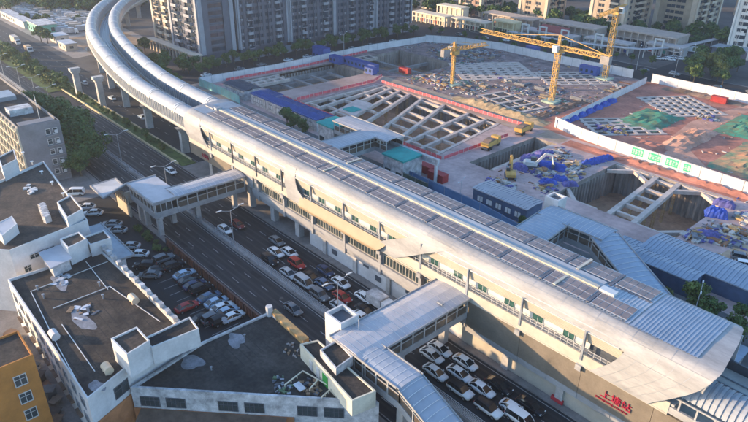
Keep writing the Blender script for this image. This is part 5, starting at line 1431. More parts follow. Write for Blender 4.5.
# ================================================================ towers and shops behind the site
TG = mat('tower_grey', (.125,.125,.15), .85, var=.2, scale=.25, fine=.1)
TL = mat('tower_pale_strip', (.31,.31,.335), .8, var=.15, scale=.3)
TT = mat('tower_tan', (.42,.33,.25), .85, var=.2, scale=.25, fine=.1)
TTL = mat('tower_cream', (.56,.47,.37), .8, var=.15, scale=.3)
TW = mat('tower_white', (.62,.60,.56), .8, var=.12, scale=.3)
TGL = mat('tower_glass', (.04,.055,.075), .15, 0, var=.5, scale=.25, spec=.7)
def facade(th, A, B, z0, z1, bays, wall, strip, fl=3.0):
    """bays: string of letters along A->B; w window stack, b balcony stack, p plain pier strip, r deep recess"""
    A, B = Vector((A[0],A[1],0)), Vector((B[0],B[1],0)); L = (B-A).length; d = (B-A)/L; nr = Vector((d.y,-d.x,0))
    W = {'w':1.0,'b':1.35,'p':.45,'r':.8,'q':.7}; tot = sum(W[c] for c in bays); u = 0
    def bx(b, u0, u1, za, zb, o0, o1, mi=0):
        P = [(*(A+d*uu+nr*o)[:2], z) for o in (o0,o1) for uu, z in ((u0,za),(u1,za),(u1,zb),(u0,zb))]
        b.add(P, [(0,3,2,1),(4,5,6,7),(0,1,5,4),(1,2,6,5),(2,3,7,6),(3,0,4,7)], mi)
    rr = random.Random(int(A.x*7+A.y*3)); nf = int((z1-z0)/fl)
    for c in bays:
        w = L*W[c]/tot; a, e = u, u+w; u = e; b = MB()
        if c == 'p': bx(b, a+.02, e-.02, z0, z1+.6, -.5, .55); b.build('pier_strip', strip, th)
        elif c == 'q': bx(b, a+.02, e-.02, z0, z1, -.5, .12); b.build('wall_strip', wall, th)
        elif c == 'r':
            for k in range(nf): bx(b, a+.1, e-.1, z0+fl*k+.9, z0+fl*k+2.4, -.7, -.42, 1); bx(b, a+.02, e-.02, z0+fl*k-.1, z0+fl*k+.25, -.7, -.2, 0)
            b.build('recess_stack', [wall, TGL], th)
        elif c == 'w':
            for k in range(nf):
                z = z0+fl*k; bx(b, a+.02, e-.02, z-.05, z+.95, -.5, 0, 0); bx(b, a+.25, e-.25, z+.95, z+2.55, -.5, -.22, 1); bx(b, a+.02, e-.02, z+2.55, z+fl-.05, -.5, 0, 0)
                bx(b, a+.02, a+.25, z+.95, z+2.55, -.5, 0, 0); bx(b, e-.25, e-.02, z+.95, z+2.55, -.5, 0, 0); bx(b, (a+e)/2-.05, (a+e)/2+.05, z+.95, z+2.55, -.3, -.14, 2)
                if rr.random() < .3: bx(b, a+.4, a+1.2, z+.25, z+.85, .002, .5, 2)
            b.build('window_stack', [wall, TGL, strip], th)
        else:
            for k in range(nf):
                z = z0+fl*k; bx(b, a+.05, e-.05, z-.14, z+.14, -.5, 1.25, 2); bx(b, a+.1, e-.1, z+.14, z+1.05, 1.1, 1.2, 2 if rr.random() < .75 else 1)
                bx(b, a+.1, a+.2, z+.14, z+1.05, 0, 1.1, 2); bx(b, e-.2, e-.1, z+.14, z+1.05, 0, 1.1, 2)
                bx(b, a+.15, e-.15, z+.14, z+fl-.14, -.5, -.4, 1)
                if rr.random() < .5: bx(b, a+.5, a+.5+rr.uniform(.5,1.4), z+.3, z+1.7, .1, .4, rr.choice((0,2)))
            b.build('balcony_stack', [wall, TGL, strip], th)
def tower(label, x0, x1, y0, y1, h, wall, strip, px_bays, ny_bays, cat='apartment tower', group='apartment towers', rot=0.0, z0=0):
    t = thing('apartment_tower', label, 'tower', ((x0+x1)/2,(y0+y1)/2,0), group)
    b = MB(); b.box(x0+.55,y0+.55,0,x1-.55,y1-.55,h); b.build('core', wall, t)
    facade(t, (x1,y0), (x1,y1), z0, h, px_bays, wall, strip)
    facade(t, (x0,y0), (x1,y0), z0, h, ny_bays, wall, strip)
    b = MB(); b.box(x0+2,y0+2,h,x1-2,y1-2,h+3); b.build('roof_house', wall, t)
    return t
NB = 'pwqbqwp'
tower('grey corner tower of the apartment row, with a lit white edge strip', -140, -114, 57.5, 74, 84, TG, TL, 'pqrrqp', 'pqbwqbwp', z0=4)
tower('sunlit tan apartment wing behind the corner tower, beside the railway curve', -163, -140.5, 59.5, 74, 84, TT, TTL, 'pwwp', 'pwbqbwp', z0=4)
pat = ['pwqbwrwqrwqbwqp', 'pwrwbqwrwqwbwrp', 'pqwrwqbwqrwqwbp', 'pwqrwqbwqrwqbwp']
for i in range(4):
    y0 = 76 + 26.6*i
    tower(['grey apartment tower next to the corner tower, with white balcony edges','grey apartment tower second along from the corner tower','grey apartment tower third along from the corner tower','grey apartment tower at the far end of the row, nearest the arcade shops'][i], -129, -114+(i % 2)*.8, y0, y0+26, 84, TG, TL, pat[i], 'pwbwp', z0=4)
pod = thing('podium', 'low tan sunlit shop podium with arches at the foot of the corner tower', 'podium', (-136,56,0))
b = MB(); b.box(-160,54,0,-113,57,4.2); b.build('wall', mat('pink_tan_render',(.50,.33,.24),.85,var=.2,scale=.4), pod)
b = MB(); b.box(-160.4,53.4,4.2,-112.6,57.2,4.7); b.build('cornice', TTL, pod)
for i in range(14):
    b = MB(); x = -158.5+3.3*i; b.box(x-1,53.9,.2,x+1,54.0,3.2); b.build('shop_opening', TGL, pod)
b = MB()
for i in range(15): b.box(-160.3+3.3*i,53.5,0,-159.7+3.3*i,53.9,4.2)
b.build_each('column', TTL, pod)
gw = thing('garden_wall', 'white garden wall in long and short bays at the foot of the grey apartment row', 'wall', (-111,120,0))
b = MB(); y = 58.0; rr = random.Random(2)
while y < 182:
    L = rr.choice((3.2,3.2,4.2)); b.box(-111.4,y,0,-111,y+L,rr.choice((2.6,3.2,3.0))); y += L+rr.choice((.5,1.4,1.4,2.6))
b.build_each('wall_bay', TL, gw)
b = MB(); b.box(-111.8,58,0,-111.5,183,2.1); b.build('back_wall', TG, gw)
# mid-distance towers
def tower_px(label, pl, pr, h, wall, strip, depth, bays, nb='pwbwp'):
    a, c = G(*pl), G(*pr); x1 = c.x; y0 = a.y; 
    return (a, c)
for (label, x0, x1, y0, y1, wall, strip, xb, nb) in (
    ('pale tan tower behind the bright arcade, left of the other tan towers', -169, -153, 242, 262, TT, TTL, 'pwbqbwp', 'pwqbwp'),
    ('reddish tan tower behind the cream arcade', -134, -116, 245, 266, mat('tower_rose',(.36,.24,.19),.85,var=.2,scale=.25), TTL, 'pwbrbwp', 'pwbqwp'),
    ('tan tower with dark balcony stacks behind the low dark shops', -97, -77, 256, 274, TT, TTL, 'pwbqrbwp', 'pqwqwqp'),
    ('tan tower right behind the flat-top crane', -54, -33, 262, 290, TT, TTL, 'pwqbbqwp', 'pqwqbqp'),
    ('broad tan tower to the right of the flat-top crane', -31, -9, 291, 325, mat('tower_ochre',(.37,.30,.22),.85,var=.2,scale=.25), TTL, 'pwbqbqwp', 'pqwwqp'),
    ('dusky tower farther back along the street at the top right', -20, 8, 380, 410, mat('tower_dusk',(.26,.22,.21),.85,var=.2,scale=.25), TT, 'pwbwbwp', 'pwqwp'),
    ('bluish grey tower far back at the top right', 2, 30, 432, 460, TG, TL, 'pwbwbwp', 'pwbwp'),
    ('grey tower far behind the tan towers', -70, -45, 400, 425, TG, TL, 'pwbwbwp', 'pwbwp'),
    ('grey tower far behind the reddish tan one', -150, -125, 340, 365, TG, TL, 'pwbwbwp', 'pwbwp')):
    tower(label, x0, x1, y0, y1, 78, wall, strip, xb, nb, group='tan towers beyond the street', z0=0)
tower('bright white tower at the right edge, sunlit on its left face', 20, 34, 263, 288, 80, TW, TW, 'pwqbqwp', 'pqwbqwbp', group='tan towers beyond the street', z0=3)
t = thing('podium', 'low grey podium with a white portal at the foot of the white tower', 'podium', (45,262,0))
b = MB(); b.box(17,254,0,66,262,3.2); b.build('wall', TG, t)
b = MB(); b.box(16.6,253.6,3.2,66.4,262.3,3.7); b.build('roof', mat('pale_slate_sheet',(0,0,0)), t)
b = MB(); b.box(33,252.5,0,33.8,253.5,4.4); b.box(38,252.5,0,38.8,253.5,4.4); b.box(33,252.5,4.4,38.8,253.5,5.0); b.build('portal', TW, t)
# arcade shops
ARC = mat('arcade_cream', (.64,.56,.44), .8, var=.15, scale=.3)
def arcade(label, x0, x1, y, h, n, wall, group='arcade shops', depth=7, two=True):
    t = thing('shop_building', label, 'shop', ((x0+x1)/2, y, 0), group); w = (x1-x0)/n
    b = MB(); b.box(x0,y+2.2,0,x1,y+depth,h-.3); b.build('wall', wall, t)
    b = MB(); b.box(x0-.3,y-.3,h-.7,x1+.3,y+depth+.3,h); b.build('roof', wall, t)
    b = MB()
    for i in range(n+1): b.box(x0+w*i-.28,y-.1,0,x0+w*i+.28,y+.5,h-.7)
    if two: b.box(x0,y,h*.48,x1,y+.4,h*.48+.5)
    b.build('colonnade', wall, t)
    rr = random.Random(int(x0*3+y))
    for i in range(n):
        b = MB(); b.box(x0+w*i+.5,y+2.08,.3,x0+w*(i+1)-.5,y+2.19,h*.42); b.build('shop_front', TGL if rr.random() < .6 else rr.choice((TURQ, mat('shop_sign_red',(.40,.05,.04),.6), mat('shop_sign_blue',(.05,.08,.30),.6), WHITE)), t)
    return t
arcade('long cream two-storey arcade opposite the far hoarding, sunlit, at the left', -133, -108, 203, 5.6, 7, ARC)
arcade('tall cream arcade block standing on the middle of the sunlit arcade', -124, -106, 214, 9.5, 5, ARC)
arcade('cream two-storey arcade in the middle of the row', -106, -82, 206.5, 5.4, 7, ARC)
arcade('bright yellowish shop block to the right of the cream arcade', -79, -66, 209, 7.5, 4, mat('arcade_yellow',(.66,.55,.33),.8,var=.15))
arcade('low dark shop row with coloured fronts under the tan towers', -63, -34, 214, 4.6, 8, mat('shop_grey',(.45,.41,.39),.8,var=.2))
arcade('low shop row with white uprights behind the tall crane', -31, -8, 220, 4.6, 7, mat('shop_grey',(0,0,0)))
arcade('shop row on the street corner behind the flat-top crane', -5, 12, 232, 4.6, 5, mat('shop_grey',(0,0,0)))
for i, (x, y, lab) in enumerate(((-60,211.5,'white street portal left of the red-roofed shops'),(-50,212.5,'white street portal in front of the red-roofed shops'),(-38,213.5,'white street portal at the right end of the dark shop row'),(-22,218,'white street portal behind the tall crane'),(2,229.5,'white street portal at the street corner'))):
    t = MB(); t.box(x-2.2,y-.4,0,x-1.6,y+.4,7); t.box(x+1.6,y-.4,0,x+2.2,y+.4,7); t.box(x-2.2,y-.4,7,x+2.2,y+.4,7.6); tag(t.build('portal', TW, origin=(x,y,0)), lab, 'portal', 'white street portals')
arcade('long two-storey podium block with red and blue shop fronts behind the white portals', -62, -30, 227, 7.5, 9, mat('podium_stone',(.42,.35,.30),.8,var=.2), depth=12)
arcade('two-storey podium block between the tan towers, behind the flat-top crane', -27, 6, 238, 7.5, 9, mat('podium_stone',(0,0,0)), depth=14)
arcade('two-storey podium block behind the yellowish shop block', -100, -66, 226, 7, 9, mat('podium_stone',(0,0,0)), depth=10)
rk = random.Random(9)
KC = [mat('kiosk_red',(.42,.05,.05),.6,var=.2),mat('kiosk_white',(.6,.58,.55),.7,var=.2),mat('kiosk_blue',(.06,.10,.32),.6,var=.2),mat('kiosk_teal',(.06,.28,.28),.6,var=.2),mat('kiosk_tan',(.45,.33,.22),.7,var=.2)]
KN = ['red','white','blue','teal','tan']
for i in range(12):
    c_ = rk.randrange(5); x = -98+9*i; y = 226+.2*(x+100)+rk.uniform(-3,6); w = rk.uniform(1.6,3.2); h = rk.uniform(2.4,5.5)
    t = thing('kiosk', KN[c_]+' flat-roofed kiosk among the trees behind the far shop row', 'kiosk', (x,y,0), KN[c_]+' kiosks behind the shop row')
    b = MB(); b.box(x-w,y-1.6,0,x+w,y+1.6,h); b.build('wall', KC[c_], t)
    b = MB(); b.box(x-w-.2,y-1.9,h,x+w+.2,y+1.8,h+.25); b.build('roof', KC[1], t)
    b = MB(); b.box(x-w+.3,y-1.66,.3,x+w-.3,y-1.6,h*.6); b.build('shop_front', TGL, t)
t = thing('shop_roof', 'dull red hipped roof on the dark shop row', 'roof', (-48,221,4.6))
b = MB(); b.prism([(-56,216),(-40,216),(-40,221),(-56,221)], 4.62, [5.2,5.2,7.2,7.2]); b.build('roof_slope', mat('dull_red_tiles',(.30,.08,.07),.8,var=.3,scale=.8), t)
t = thing('canopy', 'long pale covered walk curving along the shops on the far street', 'canopy', (-40,206,0))
pts = [Vector((-66,205.5,0)),Vector((-40,207.5,0)),Vector((-18,211.5,0)),Vector((0,220,0)),Vector((8,240,0)),Vector((12,275,0)),Vector((14.5,330,0))]
b = MB(); b.sweep([(-1.4,3.6),(-1.4,3.9),(1.4,3.9),(1.4,3.6)], frames_of(pts), closed=True, caps=True); b.build('roof', mat('canopy_pale',(.45,.44,.45),.7,var=.15), t)
b = MB()
for p, q in zip(pts[:-1], pts[1:]):
    n = max(2,int((q-p).length/6))
    for i in range(n): s = p+(q-p)*i/n; b.box(s.x-.15,s.y-.15,0,s.x+.15,s.y+.15,3.6)
b.build_each('column', TW, t)
arcade('dark shop row with small signs along the side street at the top right', 24.5, 27.5, 300, 4, 1, mat('shop_grey',(0,0,0)), depth=60, two=False)
# ================================================================ far left: depot, low buildings
def lowb(label, x0, x1, y0, y1, h, wall, roof, name='low_building', cat='building', group=None, win=True):
    t = thing(name, label, cat, ((x0+x1)/2,(y0+y1)/2,0), group)
    b = MB(); b.box(x0,y0,0,x1,y1,h); b.build('wall', wall, t)
    b = MB(); b.box(x0-.3,y0-.3,h,x1+.3,y1+.3,h+.35); b.build('roof', roof, t)
    if win:
        n = max(1,int((y1-y0)/3.5))
        for i in range(min(n,8)):
            w = MB(); y = y0+(y1-y0)*(i+.5)/n; w.box(x1,y-.8,1.0,x1+.06,y+.8,h*.7); w.build('window', GLASSD, t)
        n = max(1,int((x1-x0)/3.5))
        for i in range(min(n,8)):
            w = MB(); x = x0+(x1-x0)*(i+.5)/n; w.box(x-.8,y0-.06,1.0,x+.8,y0,h*.7); w.build('window', GLASSD, t)
    return t
PALE = mat('pale_render', (.55,.52,.48), .85, var=.2, scale=.3)
lowb('green and white box building in the depot at the far left', -240, -222, 24, 33, 4.5, mat('depot_green',(.15,.42,.33),.7,var=.15), OLDWHITE)
lowb('long low pale depot shed running along the road at the far left', -290, -244, 23, 28, 3.4, PALE, OLDWHITE)
lowb('low pale depot house near the lone tree at the far left', -205, -196, 24, 30, 3.2, PALE, FBROOF)
lowb('low tan house at the depot gate by the railway curve', -186, -176, 22, 27, 3.0, TTL, FBROOF)
lowb('pinkish low shop under the railway curve', -176, -166, 66, 74, 4.0, mat('pink_tan_render',(0,0,0)), mat('dull_red_tiles',(0,0,0)))
lowb('low house with a red roof beyond the railway curve', -205, -190, 82, 92, 4.0, PALE, mat('dull_red_tiles',(0,0,0)))
lowb('grey low warehouse beyond the railway curve', -240, -215, 100, 115, 5.0, TG, FBROOF)
lowb('pale warehouse at the far edge of the depot', -320, -300, 60, 85, 5.0, PALE, FBLUE)
lowb('pale house by the wood at the top left corner', -385, -360, 36, 50, 6.0, PALE, FBROOF)
for i in range(10):
    b = MB(); x = -172+2.2*i*1.2; y = 30+(i*7 % 11); b.box(x-.7,y-.5,0,x+.7,y+.5,.9); b.box(x-.5,y-.4,.9,x+.5,y+.4,1.3)
    tag(b.build('block_stack', CONC, origin=(x,y,0)), 'small stack of pale concrete blocks in the yard left of the railway curve', 'blocks', 'block stacks in the yard')
flat('depot_yard', [(-330,20),(-160,20),(-170,62),(-330,70)], .012, mat('pale_yard_concrete', (.33,.29,.26), .92, var=.3, scale=.08, fine=.2))
flat('sandy_yard', [(-205,32),(-160,28),(-168,58),(-212,60)], .02, mat('sandy_yard_earth', (.40,.29,.20), .92, var=.4, scale=.12, fine=.3))
# ================================================================ trees
def leafmat(name, c, c2):
    M = mat(name, c, .75, var=.3, scale=.45, col2=c2, spec=.25); return M
LEAF = [leafmat('dark_foliage',(.085,.135,.036),(.034,.065,.018)), leafmat('mid_foliage',(.105,.145,.036),(.04,.07,.02)), leafmat('olive_foliage',(.16,.16,.04),(.06,.08,.022))]
BARK = mat('bark', (.10,.075,.05), .9, var=.3, scale=2)
def leaf_mesh(name, seed, h, r, n, leaf, lm, trunk=.32, elong=1.0, lobes=9):
    rr = random.Random(seed); b = MB(); t = MB(); hz = h*trunk
    t.tube((0,0,0),(0,0,hz),.035*h,.022*h,n=8)
    cen = []
    for i in range(lobes):
        a = 2*math.pi*(i/lobes)+rr.uniform(-.5,.5); d = r*rr.uniform(.2,.68); z = h*rr.uniform(trunk+.08,.88)
        k = 1-.55*max(0,(z/h-.55)/.45)
        c = Vector((d*k*math.cos(a), d*k*math.sin(a)*elong, z)); cen.append((c, r*rr.uniform(.34,.52)))
        t.tube((0,0,hz*.85),tuple(c*.85+Vector((0,0,h*.02))),.014*h,.005*h,n=5)
    cen.append((Vector((0,0,h*.72)), r*.5))
    V = []; F = []
    for i in range(n):
        c, cr = rr.choice(cen); v = Vector((rr.gauss(0,1),rr.gauss(0,1),rr.gauss(0,.85))).normalized()*cr*(rr.random()**.4)
        v.z *= .78; p = c+v
        if p.z < hz*.8: p.z = hz*.8+rr.random()*h*.08
        nrm = (v.normalized()*.9+Vector((rr.gauss(0,.6),rr.gauss(0,.6),rr.gauss(.35,.5)))).normalized()
        u = nrm.cross(Vector((rr.gauss(0,1),rr.gauss(0,1),rr.gauss(0,1)))).normalized(); w = nrm.cross(u); s = leaf*rr.uniform(.55,1.3); k = len(V)
        V += [tuple(p+u*s), tuple(p+w*s*.62), tuple(p-u*s), tuple(p-w*s*.62)]; F.append((k,k+1,k+2,k+3))
    b.add(V, F)
    tm = bpy.data.meshes.new(name+'_trunk'); tm.from_pydata(t.v,[],t.f); tm.materials.append(BARK)
    cm = bpy.data.meshes.new(name+'_crown'); cm.from_pydata(b.v,[],b.f); cm.materials.append(lm)
    return tm, cm
TM = {}
for j, lm in enumerate(LEAF):
    for s in range(3):
        TM[(j,s)] = leaf_mesh('tree_%d_%d' % (j,s), 10*j+s, 8.0, 3.6, 1700, .36, lm)
    TM[(j,'s')] = leaf_mesh('bush_%d' % j, 77+j, 2.4, 1.7, 420, .26, lm, trunk=.15, lobes=6)
    TM[(j,'f')] = leaf_mesh('fartree_%d' % j, 55+j, 8.0, 4.2, 520, .75, lm, trunk=.25)
TM['big'] = [leaf_mesh('bigtree_%d' % s, 200+s, 11.0, 5.6, 5200, .33, LEAF[0], trunk=.24, lobes=16) for s in range(3)]
def tree(p, sc, j, s, label, name='tree', cat='tree', group=None, zs=1.0, mesh=None):
    t = thing(name, label, cat, (p[0],p[1],p[2] if len(p) > 2 else 0), group); t.rotation_euler = (0,0,rnd.uniform(0,6.28)); t.scale = (sc,sc,sc*zs)
    tm, cm = mesh or TM[(j,s)]
    for nm, me in (('trunk',tm),('crown',cm)):
        o = bpy.data.objects.new(nm, me); COL.objects.link(o); o.parent = t
    return t
# the big dark trees
for i, (x, y, sc, lab) in enumerate(((-35,-18.5,1.3,'large dense dark green tree nearest the stair canopy of the slim footbridge'),(-45,-18.0,1.4,'large dense dark green tree second from the stair canopy, behind the grey block'),
    (-56,-17.5,1.35,'large dense dark tree in the middle of the clump beside the road'),(-67,-18,1.35,'large dark tree fourth along the clump beside the road'),(-78,-18,1.2,'dark tree fifth along the clump, half behind the grey block'),(-29,-22.5,.8,'dark tree tucked against the wall of the grey block'),(-88,-19,1.0,'dark tree at the far end of the clump beside the road'))):
    tree((x,y,0), sc, 0, 0, lab, 'broad_tree', group='dark trees beside the grey block', zs=.86, mesh=TM['big'][i % 3])
# strip under the apartment row
k = 0
for i in range(23):
    y = 47 + 5.6*i
    for x in ((-104,) if i % 3 == 0 else (-101.5,-107.5)):
        k += 1; tree((x+rnd.uniform(-1.5,1.5), y+rnd.uniform(-1.5,1.5),0), rnd.uniform(.62,.85), 0 if rnd.random()<.65 else 1, rnd.randrange(3), 'dark shaded street tree in the planted strip between apartment row and hoarding', group='street trees below the apartment row')
for i in range(20):
    x = -158 + 3.2*i; y = 40+rnd.uniform(-6,9)
    if x > -98: break
    tree((x, y, 0), rnd.uniform(.65,.95), rnd.choice((0,1,1,2)), rnd.randrange(3), 'sunlit green tree between the railway and the tan shop podium', group='trees beside the railway')
for i in range(9):
    tree((-120+4.4*i, 33+rnd.uniform(-3,5), 0), rnd.uniform(.5,.75), rnd.choice((0,1)), rnd.randrange(3), 'dark green tree behind the railway, left of the turquoise hoarding', group='trees behind the railway')
# dark trees behind the station
for (x, y, sc, lab) in ((-26,39.5,.85,'dark tree in front of the vivid blue roof, left one'),(-21,38.5,.8,'dark tree in front of the vivid blue roof, middle one'),(-16.5,38.5,.72,'dark tree in front of the vivid blue roof, right one')):
    tree((x,y,0), sc, 0, 1, lab, group='dark trees at the vivid blue roof')
for (x, y, sc, j, lab) in ((100.5,38.6,.75,1,'round green tree in front of the long blue shed roof'),(104,36.5,.7,0,'darker green tree right of the round one at the long blue shed'),(96.5,35.4,.5,2,'small yellow-green tree at the foot of the blue-roofed stair'),(109,33,.75,1,'green tree behind the right end of the station roof'),(113,36,.7,0,'dark green tree at the right edge behind the station end'),(117,31,.75,1,'green tree farthest right behind the station end'),(108,40,.6,0,'small dark tree under the eave of the long blue shed'),(62.5,40.4,.42,1,'small tree beside the white lift tower'),(64.8,39.6,.36,0,'smaller dark tree beside the white lift tower')):
    tree((x,y,0), sc, j, rnd.randrange(3), lab, group='trees behind the station end')
# verge shrubs
for i in range(34):
    x = -168 + 4.1*i
    if x > -22: break
    j = 2 if -118 < x < -96 else rnd.choice((0,1,2))
    tree((x+rnd.uniform(-1,1), rnd.uniform(1.0,3.0), .16), rnd.uniform(.5,1.0), j, 's', 'low leafy shrub in the planted verge under the railway piers', 'shrub', 'shrub', 'shrubs in the verge')
for i in range(40):
    x = -215 + 2.6*i; tree((x, rnd.uniform(-3.6,3.4), .16), rnd.uniform(1.1,1.9), rnd.choice((0,1,1,2)), 's', 'green bush in the wide planted strip at the upper left, between the two roads', 'shrub', 'shrub', 'bushes in the wide strip')
for i in range(12):
    tree((-62+3.3*i, 15.2+rnd.uniform(2,3.5), 0), rnd.uniform(.5,.9), 0, 's', 'low dark shrub on the pavement under the back of the railway', 'shrub', 'shrub', 'shrubs under the railway')
# far right street trees
for i in range(16):
    p = G(688+rnd.uniform(0,46), 64+rnd.uniform(0,22)); tree((p.x,p.y,0), rnd.uniform(.9,1.35), rnd.choice((1,2,1,0)), rnd.randrange(3), 'broad green tree in the grove between the far white hoarding and the white tower', group='grove at the top right')
for i in range(12):
    tree((-84+8.6*i+rnd.uniform(-2,2), 206+2.2*(i>6)+rnd.uniform(-1.5,1), 0), rnd.uniform(.4,.6), rnd.choice((0,1)), rnd.randrange(3), 'small street tree in front of the far shops', group='street trees at the shops')
for i in range(14):
    tree((-100+9*i+rnd.uniform(-3,3), 186+rnd.uniform(-1.5,1.5), 0), rnd.uniform(.4,.6), 0, rnd.randrange(3), 'small dark street tree outside the far bluish hoarding', group='street trees outside the far hoarding')
for i in range(10):
    tree((28+3+rnd.uniform(-3,60), 190+rnd.uniform(0,40), 0), rnd.uniform(.6,1.0), rnd.choice((0,1)), rnd.randrange(3), 'dark green tree on the verge of the far street behind the red earth', group='trees on the far street')
# garden trees between the tan towers
for i in range(90):
    x = -175+2.4*i; tree((x+rnd.uniform(-3,3), 224+.22*(x+165)+rnd.uniform(-2,34), 0), rnd.uniform(.7,1.2), rnd.choice((0,0,1)), 'f', 'dark garden tree among the tan towers beyond the shops', group='garden trees among the towers')
# left: lone tree and the wood
for (x, y, sc, lab) in ((-204,19.5,1.0,'lone round green tree at the depot gate, left of two'),(-199,21,.9,'lone round green tree at the depot gate, right of two')):
    tree((x,y,0), sc, 1, 0, lab, group='trees at the depot gate')
for i in range(110):
    px, py = rnd.uniform(-6,150), rnd.uniform(-7,15)
    if px < 30 and py < 5 and rnd.random() < .6: continue
    if px > 100 and py > 12: continue
    p = G(px, py); tree((p.x,p.y,0), rnd.uniform(.9,1.7), rnd.choice((0,1,1)), 'f', 'hazy green tree in the wood beyond the depot at the top left', group='wood beyond the depot')
for i in range(26):
    p = G(rnd.uniform(20,112), rnd.uniform(19,23)); 
    if i % 2: tree((p.x,p.y,0), rnd.uniform(.4,.7), 1, 'f', 'small tree at the far edge of the depot lorry park', group='trees at the lorry park')
# planting by the pavement of the office block
for i in range(9):
    tree((8+1.6*i+rnd.uniform(-.5,.5), -23.4+rnd.uniform(-.8,.8), 0), rnd.uniform(.35,.7), 0, 's', 'low dark shrub on the bank under the slim footbridge', 'shrub', 'shrub', 'shrubs under the slim footbridge')
# ================================================================ vehicles and lamps
TYRE = mat('tyre_rubber',(.02,.02,.02),.9,var=.1)
RIM = mat('wheel_rim',(.35,.36,.38),.4,.6,var=.05)
HEADL = mat('headlight_glass',(.6,.62,.62),.15,0,var=.0)
TAILL = mat('tail_light',(.35,.02,.02),.3,0,var=.0)
CARGL = mat('car_glass',(.012,.015,.018),.12,0,var=.0,spec=.6)
def paint(name, c): return mat(name, c, .3, .0, var=.06, scale=1.2, spec=.3)
P_WHITE=paint('white_car_paint',(.74,.74,.73)); P_BLACK=paint('black_car_paint',(.011,.012,.016)); P_GREY=paint('grey_car_paint',(.16,.17,.18)); P_SILVER=paint('silver_car_paint',(.42,.43,.44))
P_RED=paint('red_car_paint',(.38,.035,.03)); P_BLUE=paint('blue_grey_car_paint',(.10,.15,.23)); P_BROWN=paint('brown_car_paint',(.16,.075,.035)); P_DBLUE=paint('dark_blue_car_paint',(.03,.05,.11)); P_MAROON=paint('maroon_car_paint',(.20,.035,.03)); P_LBLUE=paint('pale_blue_car_paint',(.40,.50,.60))
SECT = {  # x, bottom, belt, half width   (front at +x)
 'sedan': dict(L=[(-2.32,.42,.78,.66),(-2.2,.28,.92,.80),(-1.5,.22,.96,.88),(0,.20,.94,.90),(1.2,.22,.90,.88),(2.0,.26,.78,.82),(2.32,.38,.62,.62)],
               C=[(-1.95,.95,.70),(-1.15,1.37,.56),(.05,1.42,.58),(.42,1.35,.58),(1.38,.90,.74)], roof=(-1.1,.1), wh=(-1.4,1.42), wr=.32),
 'suv': dict(L=[(-2.25,.45,.95,.74),(-2.18,.32,1.05,.86),(-1.4,.26,1.08,.93),(0,.25,1.06,.94),(1.2,.27,1.02,.92),(2.05,.32,.92,.86),(2.3,.42,.72,.68)],
             C=[(-2.12,1.06,.80),(-1.85,1.62,.68),(.0,1.70,.70),(.45,1.62,.70),(1.15,1.04,.80)], roof=(-1.8,.2), wh=(-1.38,1.42), wr=.36),
 'van': dict(L=[(-2.35,.40,1.05,.82),(-2.3,.28,1.1,.90),(-1.4,.24,1.1,.93),(0,.24,1.1,.93),(1.4,.26,1.02,.92),(2.1,.30,.85,.86),(2.4,.40,.68,.72)],
             C=[(-2.28,1.1,.84),(-2.15,1.85,.74),(.6,1.92,.76),(1.0,1.82,.76),(1.85,1.0,.82)], roof=(-2.1,.75), wh=(-1.5,1.5), wr=.34)}
